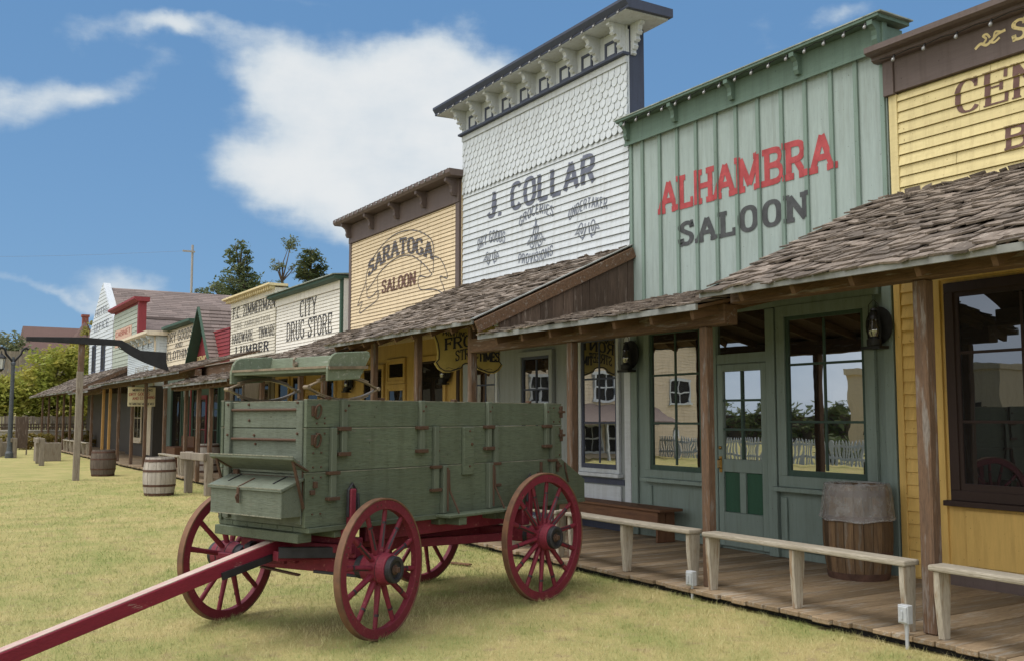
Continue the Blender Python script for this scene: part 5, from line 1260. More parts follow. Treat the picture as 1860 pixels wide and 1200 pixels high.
M['stave_pale'] = wood('pale grey staves', (.44, .40, .36), (.30, .27, .24), 'z', .85, .16, .4, (.20, .17, .14), .4)
M['stave_dark'] = wood('dark grey staves', (.155, .125, .105), (.09, .07, .06), 'z', .85, .2, .3, (.22, .19, .16), .4)
M['stave_brown'] = wood('brown orange staves', (.19, .118, .06), (.085, .055, .036), 'z', .8, .5, .5, (.16, .13, .10), .6)
barrel((4.89, 23.0, 0), .85, .355, 'pale weathered barrel with dark hoops on the lawn beside the hitching rail', M['stave_pale'], M['hoop'], M['stave_dark'], 1)
barrel((5.05, 31.4, 0), .77, .36, 'dark brown barrel on the lawn behind the rifle sign post', M['stave_dark'], M['hoop'], None, 2)
barrel((7.75, 29.9, .1), .85, .34, 'grey barrel on the boardwalk behind the hitching rail', M['stave_pale'], M['hoop'], M['stave_dark'], 3)
barrel((8.46, 6.90, .1), .95, .345, 'brown barrel with plastic bag over its mouth beside the saloon window', M['stave_brown'], M['hoop'], None, 4)
# clear bin liner hanging over the barrel
m, t, bs = newmat('thin clear plastic'); co = nn(t, 'ShaderNodeTexCoord')
nz_ = noise(t, co.outputs['Object'], 9, 6, .6)
bs.inputs['Base Color'].default_value = (.42, .41, .40, 1); bs.inputs['Roughness'].default_value = .28
bp = nn(t, 'ShaderNodeBump'); bp.inputs['Strength'].default_value = .7; bp.inputs['Distance'].default_value = .02; t.links.new(nz_, bp.inputs['Height']); t.links.new(bp.outputs[0], bs.inputs['Normal'])
tp = nn(t, 'ShaderNodeBsdfTransparent'); mx = nn(t, 'ShaderNodeMixShader'); t.links.new(ramp(t, nz_, .3, .7, .22, .55), mx.inputs[0]); t.links.new(tp.outputs[0], mx.inputs[1]); t.links.new(bs.outputs[0], mx.inputs[2]); t.links.new(mx.outputs[0], t.nodes['Material Output'].inputs['Surface'])
M['plastic'] = m
b = thing('plastic_bag', (8.46, 6.90, .1), 'clear plastic bag pulled over the brown barrel by the saloon window', 'bag')
w = MB(); g = random.Random(5); n = 64; vs = []; zs = [.80, .93, .965, .965, .90, .80, .70, .66, .625]; rs_ = [.265, .27, .285, .318, .335, .348, .357, .364, .372]
for i, (z, q) in enumerate(zip(zs, rs_)):
    for k in range(n):
        a = 2 * math.pi * k / n; wv_ = .006 * math.sin(9 * a + i * .7) + .005 * math.sin(17 * a + 1 + i * .4) + g.gauss(0, .0016)
        dz = (.03 * math.sin(a + .9) + .008 * math.sin(6 * a)) * max(0, i - 4) / 4
        vs.append(((q + wv_) * math.cos(a), (q + wv_) * math.sin(a), z + dz))
w.mesh(vs, [(i * n + k, i * n + (k + 1) % n, (i + 1) * n + (k + 1) % n, (i + 1) * n + k) for i in range(len(zs) - 1) for k in range(n)])
w.build('liner', M['plastic'], b, smooth=True)
w = MB(); base = vs[8 * n:]; w.tube(base + [base[0]], .009, 6, caps=False); w.build('hem', M['plastic'], b, smooth=True)

# ---------------------------------------------------------------- wall lanterns
def lantern(y, z, label, x=8.89):
    b = thing('wall_lantern', (x, y, z), label, 'lantern', 'kerosene lanterns on the shop fronts')
    w = MB(); n = 26; w.prism([(.17 * math.cos(2 * math.pi * k / n), .20 * math.sin(2 * math.pi * k / n) + .02) for k in range(n)], lambda a, c2, d: (-.055 - d, a, c2), .012); w.box(-.054, -.0, -.03, .03, -.1, .1); w.build('reflector', M['black'], b)
    w = MB(); w.box(-.22, -.068, -.12, .12, -.235, -.205); w.build('shelf', M['black'], b)
    w = MB(); w.lathe([(.075, -.203), (.08, -.19), (.08, -.13), (.05, -.115), (.045, -.105)], 18, mat=Matrix.Translation((-.145, 0, 0))); w.lathe([(.05, .075), (.06, .08), (.04, .12), (.03, .17), (.045, .175), (.02, .2)], 18, mat=Matrix.Translation((-.145, 0, 0)))
    for s_ in (-1, 1): w.tube([(-.145, s_ * .075, -.13), (-.145, s_ * .085, -.02), (-.145, s_ * .06, .11)], .008, 6)
    w.tube([(-.145, -.07, .1), (-.145, -.06, .24), (-.145, 0, .29), (-.145, .06, .24), (-.145, .07, .1)], .004, 6)
    w.build('body', M['black'], b)
    w = MB(); w.lathe([(.04, -.104), (.058, -.06), (.06, -.02), (.045, .04), (.045, .074)], 18, mat=Matrix.Translation((-.145, 0, 0)), close=False); w.build('globe', M['lanternglass'], b, smooth=True)
M['lanternglass'] = glass('lantern globe', .3, (.05, .05, .045), .02)
lantern(11.08, 2.62, 'black kerosene lantern on a round backplate between grocery and sage saloon'); lantern(6.84, 2.70, 'black kerosene lantern beside the large sage saloon window')
lantern(16.75, 2.60, 'black kerosene lantern on the tan saloon wall beside the hanging shield sign'); lantern(21.6, 2.55, 'black kerosene lantern seen under the wagon seat')

# ---------------------------------------------------------------- hanging signs
class PFace:
    """faces -Y: maps the street-face writer onto a board that hangs across the porch"""
    def __init__(s, y): s.y = y
    def put(s, mb, poly, lift, m=0): mb.poly([(-p[0], s.y - lift, p[1]) for p in poly][::-1], m)
M['signyellow'] = plain('aged yellow sign board', (.44, .335, .085), .65, 0, .2, 4, c2=(.52, .40, .12))
M['signcream'] = plain('cream sign board', (.62, .55, .34), .65, 0, .12, 5)
SY, SX, SK = 13.62, 7.59, 1.106
sz = lambda z: 1.75 + (z - 1.75) * SK
b = thing('shield_sign', (SX, SY, 2.44), 'yellow shield-shaped printing sign with black lettering hanging under the porch', 'sign', world=True)
half = [(.62, 3.06), (.60, 2.94), (.535, 2.80), (.51, 2.66), (.515, 2.55), (.56, 2.50), (.50, 2.42), (.42, 2.375), (.32, 2.375), (.14, 2.43), (.12, 2.475), (.07, 2.50)]
outl = [(SX + a * SK, sz(z)) for a, z in half] + [(SX - a * SK, sz(z)) for a, z in half[::-1]]
w = MB(); w.prism(outl, lambda a, c2, d: (a, SY + d, c2), .03); w.build('board', M['signyellow'], b)
w = MB(); fp = PFace(SY)
inner = [(-(SX + (x - SX) * .955), 2.80 + (z - 2.80) * .93) for x, z in outl[1:-1]]
line(w, fp, inner, .018)
kw = dict(tv=.18, th=.12, slab=.12, slabh=.1)
write(w, fp, 'PRINTING', -(SX - .44 * SK), -(SX - .05 * SK), sz(2.885), .075 * SK, tv=.2, th=.13, shear=.12)
# the writer runs from high y to low y, so x is negated
write(w, fp, 'FRONT', -(SX - .40 * SK), -(SX + .36 * SK), sz(2.685), .17 * SK, rise=lambda f: .10 * math.sin(math.pi * f * .5) + 0 * f, **kw)
write(w, fp, 'STREET', -(SX - .23 * SK), -(SX + .22 * SK), sz(2.535), .155 * SK, rise=lambda f: .06 * math.sin(math.pi * min(1, f * 1.2) * .5), **kw)
write(w, fp, 'TIMES', -(SX + .15 * SK), -(SX + .50 * SK), sz(2.545), .145 * SK, tv=.26, th=.14, slab=.12, gap=.08, slabh=.12)
for sg in (-1, 1): line(w, fp, crom([(-(SX + sg * .15 * SK), sz(2.47)), (-(SX + sg * .24 * SK), sz(2.425)), (-(SX + sg * .33 * SK), sz(2.445)), (-(SX + sg * .38 * SK), sz(2.43))], 5), .007)
w.build('lettering', M['ink_black'], b)
w = MB()
for xx in (SX - .45, SX + .45): w.tube([(xx, SY + .015, 3.15), (xx, SY + .015, 3.0 + (xx - 6.26) * .458 - .05)], .008, 6)
each(w, 'hanger', M['black'], b)
DY, DX = 34.7, 6.72
b = thing('square_board_sign', (DX, DY, 2.1), 'cream rectangular hanging sign with dark lettering under the far porch', 'sign', world=True)
w = MB(); w.box(DX - .44, DX + .44, DY, DY + .03, 2.1, 2.74); w.build('board', M['signcream'], b, bevel=.003)
fp = PFace(DY); w = MB(); kw = dict(tv=.2, th=.14)
write(w, fp, "MERRITT BEESON'S", -(DX - .3), -(DX + .34), 2.60, .085, tv=.2, th=.14); write(w, fp, 'THE GUNS THAT WON THE WEST', -(DX - .41), -(DX + .41), 2.14, .085, tv=.2, th=.14); w.build('lettering', M['ink_black'], b)
w = MB(); write(w, fp, 'DRY GOODS', -(DX - .41), -(DX + .25), 2.44, .11, rise=lambda f: .03 * f, **kw); write(w, fp, 'AND CLOTHING', -(DX - .3), -(DX + .42), 2.30, .11, rise=lambda f: .06 * f, **kw); w.build('red_lettering', M['ink_rust'], b)
w = MB()
for xx in (DX - .38, DX + .38): w.tube([(xx, DY + .015, 2.74), (xx, DY + .015, 3.0)], .008, 6)
each(w, 'hanger', M['black'], b)

# ---------------------------------------------------------------- rifle sign on its post
b = thing('rifle_sign', (4.06, 29.5, 0), 'tall post carrying a long black rifle-shaped sign', 'sign', world=True)
w = MB(); w.bar((4.05, 29.5, 0), (4.06, 29.5, 3.0), .165, .15, up=(0, 1, 0)); w.build('lower_post', M['greywood'], b, bevel=.008)
w = MB(); w.bar((4.07, 29.5, 2.96), (4.08, 29.5, 3.96), .155, .14, up=(0, 1, 0)); w.build('upper_post', M['post'], b, bevel=.008)
w = MB(); w.prism([(2.66, 3.78), (3.4, 3.77), (4.1, 3.745), (5.02, 3.735), (5.2, 3.57), (5.45, 3.42), (5.75, 3.28), (6.1, 3.15), (6.42, 3.06), (6.34, 3.3), (6.33, 3.60), (6.0, 3.615), (5.62, 3.63), (5.35, 3.77), (5.10, 3.905), (4.6, 3.925), (4.1, 3.945), (2.66, 3.90)], lambda a, c2, d: (a, 29.40 - d, c2), .05); w.build('rifle_board', M['rifle'] if 'rifle' in M else M['wblack'], b, bevel=.006)
w = MB(); w.tube([(5.0, 29.37, 3.735), (5.05, 29.37, 3.66), (5.14, 29.37, 3.63), (5.2, 29.37, 3.60)], .012, 6); w.build('trigger_guard', M['wblack'], b)

# ---------------------------------------------------------------- hitching rails
def hitch(x0, x1, y, h, label, dy=-.5):
    b = thing('hitching_rail', ((x0 + x1) / 2, y, 0), label, 'hitching rail', 'hitching rails on the lawn', world=True)
    for x, yy in ((x0, y), (x1, y + dy)): w = MB(); w.bar((x, yy, 0), (x, yy, h), .17, .15, up=(0, 1, 0)); w.build('upright', M['greywood'], b, bevel=.015)
    w = MB(); dv = (Vector((x1, y + dy, 0)) - Vector((x0, y, 0))).normalized(); side = Vector((-dv.y, dv.x, 0)) * -.14
    a = Vector((x0, y, h - .09)) + side - dv * .1; c2 = Vector((x1, y + dy, h - .09)) + side + dv * .1
    w.bar(a, c2, .08, .17); w.build('rail', M['greywood'], b, bevel=.012)
hitch(5.62, 5.78, 23.4, .95, 'grey hitching rail between the pale barrel and the green wagon', -1.15)
hitch(4.28, 4.20, 40.9, .98, 'grey hitching rail on the lawn before the timber box, beyond the rifle sign', -1.9)
hitch(3.95, 4.0, 48.2, .85, 'low hitching rail beside the black street lamp', -1.2)

# ---------------------------------------------------------------- far lawn furniture
def planter(x, y, sx, sy, h, label, mat='greywood'):
    b = thing('timber_planter', (x, y, 0), label, 'planter', 'timber boxes on the far lawn', world=True)
    w = MB()
    for a, b2, c2, d in ((x - sx / 2, x + sx / 2, y - sy / 2, y - sy / 2 + .05), (x - sx / 2, x + sx / 2, y + sy / 2 - .05, y + sy / 2), (x - sx / 2, x - sx / 2 + .05, y - sy / 2 + .052, y + sy / 2 - .052), (x + sx / 2 - .05, x + sx / 2, y - sy / 2 + .052, y + sy / 2 - .052)): w.box(a, b2, c2, d, 0, h)
    w.build('sides', M[mat], b, bevel=.008)
    w = MB(); w.box(x - sx / 2 + .05, x + sx / 2 - .05, y - sy / 2 + .05, y + sy / 2 - .05, h - .12, h - .06); w.build('soil', M['hoop'], b)
planter(4.85, 43.2, .9, .9, .72, 'grey timber box just behind a hitching rail, beyond the rifle sign'); planter(3.15, 48.5, .9, .9, .8, 'tallest grey timber box, standing near the street lamp'); planter(3.6, 49.8, .7, .7, .62, 'low grey timber box at the foot of the lamp post')
b = thing('board_easel', (4.55, 50.5, 0), 'upright weathered notice board behind the street lamp', 'notice board', world=True)
w = MB(); w.box(4.3, 4.82, 50.5, 50.55, .3, 1.75); w.build('panel', M['gable'], b, bevel=.006)
w = MB(); w.bar((4.33, 50.57, 0), (4.33, 50.57, 1.7), .06, .05, up=(0, 1, 0)); w.bar((4.79, 50.57, 0), (4.79, 50.57, 1.7), .06, .05, up=(0, 1, 0)); each(w, 'leg', M['greywood'], b)

b = thing('street_lamp', (3.80, 47.0, 0), 'black iron street lamp with curled arms and one hanging lantern', 'street lamp', world=True)
w = MB(); w.lathe([(.17, 0), (.17, .2), (.12, .3), (.1, .5), (.085, 2.0), (.075, 3.95), (.1, 3.97), (.1, 4.05), (.05, 4.1), (.05, 4.3)], 16, mat=Matrix.Translation((3.80, 47.0, 0))); w.build('pole', M['lampiron'] if 'lampiron' in M else M['black'], b)
for s_ in (-1, 1):
    w = MB(); pts = crom([(3.80, 47, 4.05), (3.80 + s_ * .12, 47, 4.22), (3.80 + s_ * .28, 47, 4.42), (3.80 + s_ * .34, 47, 4.60), (3.80 + s_ * .47, 47, 4.70), (3.80 + s_ * .56, 47, 4.62)], 5); w.tube(pts, .045, 8); arm = w.build('arm', M['black'], b)
    if s_ < 0:
        cx = 3.80 + s_ * .46
        w = MB(); w.lathe([(.01, 4.62), (.03, 4.5), (.06, 4.45), (.20, 4.32), (.21, 4.28), (.16, 4.27)], 6, mat=Matrix.Translation((cx, 47, -.05))); w.lathe([(.10, 3.80), (.13, 3.83), (.04, 3.74), (.02, 3.7)], 6, mat=Matrix.Translation((cx, 47, -.05)))
        for k in range(6): a = 2 * math.pi * k / 6; w.bar((cx + .105 * math.cos(a), 47 + .105 * math.sin(a), 3.77), (cx + .165 * math.cos(a), 47 + .165 * math.sin(a), 4.22), .018, .018)
        w.build('lantern_frame', M['black'], b)
        w = MB(); w.lathe([(.095, 3.77), (.15, 4.215)], 6, mat=Matrix.Translation((cx, 47, 0))); w.build('lantern_glass', M['lampglass'], b)
    else:
        w = MB(); w.tube([(3.80 - .46, 47, 4.66), (3.80 - .62, 47, 4.95)], .012, 6); w.build('wire', M['lampglass'], b)

# goods standing in the shade of the long porch
b = thing('wooden_crate', (7.9, 33.6, .1), 'brown wooden settle on the boardwalk behind the pale barrel', 'settle', world=True)
w = MB(); w.box(7.5, 8.1, 33.2, 34.9, .1, .75); w.build('chest', M['stained'], b, bevel=.01)
w = MB(); w.box(8.105, 8.16, 33.2, 34.9, .1, 1.1); w.build('back', M['stained'], b, bevel=.01)
# scrap on the lawn
b = MB(); b.bar((5.60, 10.50, .018), (5.71, 10.20, .024), .06, .02); tag(b.build('wood_scrap', M['stained'], loc=(5.65, 10.35, 0), bevel=.004), 'small brown scrap of wood lying on the grass behind the wagon', 'wood scrap')
M['pole'] = wood('pole wood', (.36, .34, .33), (.30, .28, .27), 'z', .9, .1)
# ================================================================ far end of the street
mb = MB(); nx, ny = 30, 26; vs = []
def hill(x, y):
    f = max(0, min(1, (y - 68) / 20)); f = f * f * (3 - 2 * f); k = max(0, min(1, (y - 88) / 45))
    return .02 + f * 3.6 + k * 3.4 + .25 * math.sin(x * .13) * f
for j in range(ny):
    for i in range(nx): x = .5 + i * 3.6; y = 66.5 + j * 6; vs.append((x, y, hill(x, y)))
mb.mesh(vs, [(j * nx + i, j * nx + i + 1, (j + 1) * nx + i + 1, (j + 1) * nx + i) for j in range(ny - 1) for i in range(nx - 1)])
tag(mb.build('hill', M['lawn'], smooth=True), 'grassy rise behind the far end of the street', 'hill', kind='structure')
b = thing('retaining_wall', (4, 64, 0), 'low pale concrete retaining wall across the far end of the lawn', 'wall', world=True)
w = MB(); w.box(-12, 14, 64, 64.3, 0, .88); w.build('wall', M['concrete'], b, bevel=.02); w = MB(); w.box(-12, 14, 63.95, 64.35, .883, .97); w.build('coping', M['concrete'], b, bevel=.02)
b = thing('picket_fence', (2, 66, 0), 'old grey plank fence with dark rails behind the low concrete wall', 'fence', world=True)
w = MB(); x = -10
while x < 13.5: q = rng.uniform(.12, .17); w.box(x, x + q - .02, 66.0, 66.025, .3, 1.78 + rng.uniform(-.05, .05)); x += q
w.build('planks', M['greywood'], b)
w = MB(); w.box(-10, 13.5, 65.93, 65.998, 1.08, 1.16); w.box(-10, 13.5, 65.93, 65.998, 1.28, 1.34); each(w, 'rail', M['gable'], b)
b = thing('stockade_fence', (8, 85, 3.6), 'tall weathered stockade fence on the rise below the mansion roof', 'fence', world=True)
w = MB(); x = -5
while x < 22: q = rng.uniform(.2, .28); w.box(x, x + q - .015, 85, 85.05, 3.0, 6.85 + rng.uniform(-.12, .12)); x += q
w.build('palings', M['greywood'], b)
w = MB(); w.box(-5, 22, 84.9, 84.997, 4.1, 4.25); w.build('rail', M['gable'], b)
# brown roofed mansion
b = thing('brown_roofed_mansion', (17, 135, 8), 'far mansion with big brown roof and red brick chimney', 'house', world=True)
w = MB(); w.box(12.2, 34, 130.5, 142, 5, 9.4); w.build('wall', M['brick'], b)
w = MB(); w.hexa([(11.6, 129.6, 8.9), (34, 129.6, 8.9), (34, 136, 13.0), (11.9, 136, 13.0), (11.6, 142.8, 8.9), (34, 142.8, 8.9), (34, 136.2, 13.0), (11.9, 136.2, 13.0)]); w.build('roof', M['mansion_roof'], b)
w = MB(); w.mesh([(16.9, 128.4, 11.0), (19.8, 128.4, 11.0), (19.8, 134, 11.0), (16.9, 134, 11.0), (18.3, 131, 13.4)], [(0, 1, 4), (1, 2, 4), (2, 3, 4), (3, 0, 4), (3, 2, 1, 0)]); w.build('dormer_roof', M['mansion_roof'], b)
w = MB(); w.box(17.2, 19.5, 128.8, 133.5, 8.5, 11.0); dm = w.build('dormer', M['whitetrim'], b)
w = MB(); w.box(17.5, 18.5, 128.75, 128.798, 9.4, 10.8); w.build('dormer_window', M['dark'], dm)
w = MB(); w.box(18.3, 19.0, 132.6, 133.3, 11, 14.2); w.box(18.2, 19.1, 132.5, 133.4, 14.202, 14.5); w.build('chimney', M['brick'], b)
# utility pole
b = thing('utility_pole', (21.4, 90, 3.5), 'tall utility pole rising behind the brown shingle roof', 'utility pole', world=True)
w = MB(); w.tube([(21.4, 90, 3.4), (21.4, 90, 17.2)], [.12, .10], 10); w.build('pole', M['pole'], b)
w = MB(); w.box(20.5, 21.6, 89.8, 89.9, 16.5, 16.65); w.build('crossarm', M['pole'], b)
b = thing('power_line', (10, 90, 15), 'thin power line running left from the utility pole', 'power line', world=True)
w = MB(); w.tube([(20.7 - k * 3.2, 90 + k * .6, 16.6 - .9 * math.sin(math.pi * k / 12) - k * .12) for k in range(13)], .007, 5); w.build('wire', M['greywood'], b)

# ================================================================ trees and shrubs
def leaf_object(name, blobs, n, size, mat, parent, seed, clump=.16, flat=.5, stretch=1.6):
    g = np.random.default_rng(seed); P = []
    tot = sum(q[3] * q[4] * q[5] for q in blobs) ** 1
    for (cx, cy, cz, rx, ry, rz) in blobs:
        m_ = max(30, int(n * rx * ry * rz / tot)); nc = max(6, m_ // 26)
        d = g.normal(size=(nc, 3)); d /= np.linalg.norm(d, axis=1)[:, None]; rad = g.uniform(.25, 1.05, nc) ** .55
        cc = d * rad[:, None] * np.array([rx, ry, rz]) + np.array([cx, cy, cz])
        idx = g.integers(0, nc, m_)
        P.append(cc[idx] + g.normal(size=(m_, 3)) * clump * (rx * ry * rz) ** (1 / 3) * np.array([1.2, 1.2, .8]))
    P = np.concatenate(P); N = len(P)
    a = g.normal(size=(N, 3)); a[:, 2] *= flat; a /= np.linalg.norm(a, axis=1)[:, None]
    b_ = np.cross(a, g.normal(size=(N, 3))); b_ /= np.linalg.norm(b_, axis=1)[:, None]
    s = size * g.uniform(.6, 1.4, N)[:, None]
    v = np.stack([P + a * s * stretch, P + b_ * s * .6, P - a * s * stretch, P - b_ * s * .6], 1).reshape(-1, 3)
    off = np.array(parent['_w']) if parent.get('_w') is not None else np.zeros(3)
    v = v - off
    me = bpy.data.meshes.new(name); me.vertices.add(4 * N); me.vertices.foreach_set('co', v.astype(np.float32).ravel())
    me.loops.add(4 * N); me.loops.foreach_set('vertex_index', np.arange(4 * N, dtype=np.int32)); me.polygons.add(N)
    me.polygons.foreach_set('loop_start', np.arange(0, 4 * N, 4, dtype=np.int32)); me.polygons.foreach_set('loop_total', np.full(N, 4, dtype=np.int32))
    me.materials.append(mat); me.update(calc_edges=True)
    o = bpy.data.objects.new(name, me); COL.objects.link(o); o.parent = parent
    return o
M['bark'] = wood('bark', (.14, .11, .085), (.08, .06, .045), 'z', .9, .2, .3, bump=.8)
M['leaf_bush'] = leafmat('yellow green leaves', (.23, .27, .05), (.34, .36, .07), (.40, .34, .075), .45)
M['leaf_dark'] = leafmat('olive green leaves', (.075, .105, .04), (.13, .16, .06), (.15, .165, .085), .35)
M['leaf_grey'] = leafmat('grey green leaves', (.10, .13, .06), (.17, .19, .10), (.20, .20, .12), .3)
M['leaf_pine'] = leafmat('cedar foliage', (.045, .07, .025), (.085, .105, .035), (.12, .11, .045), .3)
M['leaf_gold'] = leafmat('golden leaves', (.28, .24, .06), (.36, .32, .10), (.20, .2, .05), .4)
M['leaf_brown'] = leafmat('ochre shrub leaves', (.22, .16, .045), (.17, .16, .04), (.26, .17, .05), .35)
def tree(name, label, base, top, blobs, n, size, mat, seed, cat='tree', r=.16, group=None, clump=.16, stretch=1.6):
    b = thing(name, base, label, cat, group, world=True); w = MB(); g = random.Random(seed)
    base, top = Vector(base), Vector(top)
    tr = [base + (top - base) * f + Vector((g.gauss(0, .05), g.gauss(0, .05), 0)) * (0 < f < 1) for f in (0, .25, .5, .75, 1)]
    w.tube(tr, [r, r * .85, r * .65, r * .42, r * .15], 9)
    for (cx, cy, cz, rx, ry, rz) in blobs:
        c = Vector((cx, cy, cz))
        t = max(.15, min(.9, (c.z - rz * .8 - base.z) / max(.1, top.z - base.z))); s = base + (top - base) * t
        for k in range(3):
            e = c + Vector((g.uniform(-.7, .7) * rx, g.uniform(-.7, .7) * ry, g.uniform(-.2, .8) * rz)); mid = (s + e) / 2 + Vector((g.gauss(0, .08), g.gauss(0, .08), .1 * rz))
            w.tube([s, mid, e], [r * .42, r * .26, r * .06], 6)
    w.build('trunk', M['bark'], b, smooth=True)
    leaf_object('crown', blobs, n, size, mat, b, seed, clump, stretch=stretch)
    return b
tree('leafy_tree', 'tall yellow green leafy tree between porch roof and white gabled hotel', (8.0, 69, .2), (8.0, 69, 5.2), [(7.9, 68.5, 4.4, 1.6, 1.5, 1.9), (8.9, 68.5, 4.9, 1.2, 1.3, 1.7), (6.9, 68.3, 3.3, 1.5, 1.5, 1.5), (9.6, 68.2, 3.3, 1.2, 1.2, 1.6), (7.9, 68.0, 2.3, 2.2, 1.4, 1.1), (8.9, 68.4, 6.0, .7, .7, .8)], 9000, .105, M['leaf_bush'], 2)
tree('leafy_tree', 'low yellow green tree behind the black street lamp', (5.2, 67.5, 0), (5.2, 67.5, 3.6), [(5.2, 67.5, 2.9, 1.5, 1.3, 1.2), (3.9, 67.5, 2.7, 1.2, 1.2, 1.1), (6.3, 67.5, 2.5, 1.0, 1.0, .9), (4.6, 67.3, 3.5, .8, .8, .6)], 5500, .10, M['leaf_bush'], 3)
tree('leafy_tree', 'yellow green tree seen under the porch roof of the white hotel', (10.3, 66.8, 0), (10.3, 66.8, 3.8), [(10.3, 66.8, 2.6, 1.5, 1.2, 1.4), (11.6, 66.8, 2.4, 1.2, 1.2, 1.3), (9.4, 66.6, 1.9, .9, .9, .8)], 4200, .105, M['leaf_bush'], 4)
tree('dark_tree', 'tall olive green tree behind the brown shingle roof', (18.9, 66.5, .3), (19.0, 66.5, 12.9), [(18.85, 66, 10.7, 1.3, 1.1, 1.3), (18.8, 66, 12.8, .8, .7, .9), (19.45, 66, 12.2, .45, .5, .9), (18.2, 66, 12.1, .4, .4, .8), (19.5, 66, 11.2, .5, .5, .8), (18.9, 66, 9.0, 1.6, 1.4, 1.2)], 5200, .08, M['leaf_dark'], 5, r=.22)
tree('scrub_tree', 'low scrubby tree just above the brown shingle ridge', (18.6, 72, .6), (18.6, 72, 10.5), [(18.0, 72, 10.3, .8, .8, .7), (19.1, 72, 10.8, .75, .8, .8), (19.9, 72, 10.5, .7, .7, .7), (17.3, 72, 9.9, .5, .5, .5)], 1500, .08, M['leaf_grey'], 6)
tree('scrub_tree', 'rounded green treetop just above the cream hardware store cornice', (20.8, 68, .4), (20.8, 68, 10.8), [(20.7, 67.5, 10.7, 1.1, 1., .9), (21.7, 67.5, 10.7, .8, .8, .7), (22.5, 67.5, 10.4, .8, .8, .7)], 1900, .08, M['leaf_dark'], 7)
tree('bare_tree', 'thin half-bare tree with tufts of leaves on forked branches', (20.1, 60.5, .2), (20.0, 60.5, 11.4), [(20.55, 60.5, 12.7, .42, .4, .5), (19.75, 60.5, 11.4, .35, .3, .45), (20.75, 60.5, 11.2, .22, .2, .35)], 560, .062, M['leaf_grey'], 8, r=.13, clump=.3)
tree('cedar_tree', 'leaning cedar tree above the drug store roof edge', (20.0, 56.5, .2), (20.5, 56.5, 11.6), [(20.3, 56, 10.6, .75, .7, 1.0), (20.35, 56, 11.6, .34, .35, .6), (20.95, 56, 10.4, .4, .45, .7), (19.75, 56, 10.3, .35, .4, .6)], 2000, .065, M['leaf_pine'], 9, stretch=2.2)
tree('gold_tree', 'golden leafed treetop peeping out between brick chimney and white gable', (11.2, 78, 1.5), (11.1, 78, 8.4), [(11.1, 77.5, 8.4, .55, .6, .75), (11.0, 77.5, 7.0, .6, .6, .8), (11.4, 77.5, 5.8, .9, .9, 1.0)], 900, .085, M['leaf_gold'], 10)
tree('round_tree', 'pale rounded tree behind the stockade fence beside the mansion roof', (8.4, 112, 4.5), (8.4, 112, 10), [(8.3, 111, 8.3, 2.0, 1.8, 1.9), (6.4, 111, 7.3, 1.8, 1.6, 1.3), (10.2, 111, 7.2, 1.3, 1.4, 1.6)], 2600, .15, M['leaf_grey'], 11)
for i, (x, y, s_) in enumerate(((4.5, 58.5, .55), (5.5, 58.9, .6), (6.4, 58.4, .62), (7.4, 58.8, .66), (8.3, 58.2, .6))):
    b = thing('ochre_shrub', (x, y, 0), ['ochre shrub below the concrete wall, closest to the street lamp', 'second ochre shrub from the street lamp', 'middle ochre shrub seen between porch posts', 'fourth ochre shrub along the concrete wall', 'ochre shrub at the end of its row beside the shop fronts'][i], 'shrub', 'ochre shrubs below the wall', world=True)
    leaf_object('leaves', [(x, y, .42, s_, .5, .42), (x + .2, y, .65, .35, .3, .3)], 800, .055, M['leaf_brown'], b, 20 + i)
    w = MB(); w.tube([(x, y, 0), (x + .02, y, .5)], [.03, .015], 6); w.build('stem', M['bark'], b)

# ================================================================ across the street: what the shop windows mirror
b = thing('cream_house', (-8.3, 34, 0), 'cream clapboard house across the street, mirrored in the shop windows', 'house', world=True)
HY = 34.0; w = MB(); z = .1
while z < 8.0:
    hw_ = 5.4 if z < 4.6 else max(.05, 5.4 * (8.1 - z) / 3.5); h2 = 5.4 if z + .13 < 4.6 else max(.05, 5.4 * (8.1 - z - .13) / 3.5)
    w.mesh([(-8.3 - hw_, HY - .022, z), (-8.3 + hw_, HY - .022, z), (-8.3 + h2, HY - .004, z + .125), (-8.3 - h2, HY - .004, z + .125), (-8.3 - hw_, HY, z), (-8.3 + hw_, HY, z)], [(0, 1, 2, 3), (4, 5, 1, 0)]); z += .13
w.prism([(-13.7, 0), (-2.9, 0), (-2.9, 4.6), (-8.3, 8.15), (-13.7, 4.6)], lambda a, c2, d: (a, HY + d, c2), 10.0); w.build('wall', M['cream_house'], b)
w = MB()
for sg in (-1, 1): w.hexa([(-8.3 + sg * 5.9, HY - .4, 4.25), (-8.3 + sg * 5.9, HY + 10.4, 4.25), (-8.3, HY + 10.4, 8.17), (-8.3, HY - .4, 8.17), (-8.3 + sg * 5.9, HY - .4, 4.4), (-8.3 + sg * 5.9, HY + 10.4, 4.4), (-8.3, HY + 10.4, 8.32), (-8.3, HY - .4, 8.32)])
w.build('roof', M['asphalt_shingle'], b)
for xx, z0, z1 in ((-12.5, 2.35, 3.35), (-8.3, 2.5, 3.55), (-5.0, 2.4, 3.4), (-8.9, .3, 1.35), (-7.6, .3, 1.35)):
    w = MB(); yb = HY - .09
    w.box(xx - .1, xx - .001, yb, HY - .001, z0, z1); w.box(xx + .901, xx + 1.0, yb, HY - .001, z0, z1); w.box(xx - .14, xx + 1.04, yb, HY - .001, z1 + .002, z1 + .12); w.box(xx - .14, xx + 1.04, yb - .04, HY - .001, z0 - .1, z0 - .002); w.box(xx, xx + .9, yb + .02, HY - .03, (z0 + z1) / 2 - .03, (z0 + z1) / 2 + .03); w.box(xx + .43, xx + .47, yb + .03, HY - .03, z0, z1); fr = w.build('window', M['whitetrim'], b)
    w = MB(); w.box(xx, xx + .9, HY - .028, HY - .003, z0, z1); w.build('pane', M['dark'], fr)
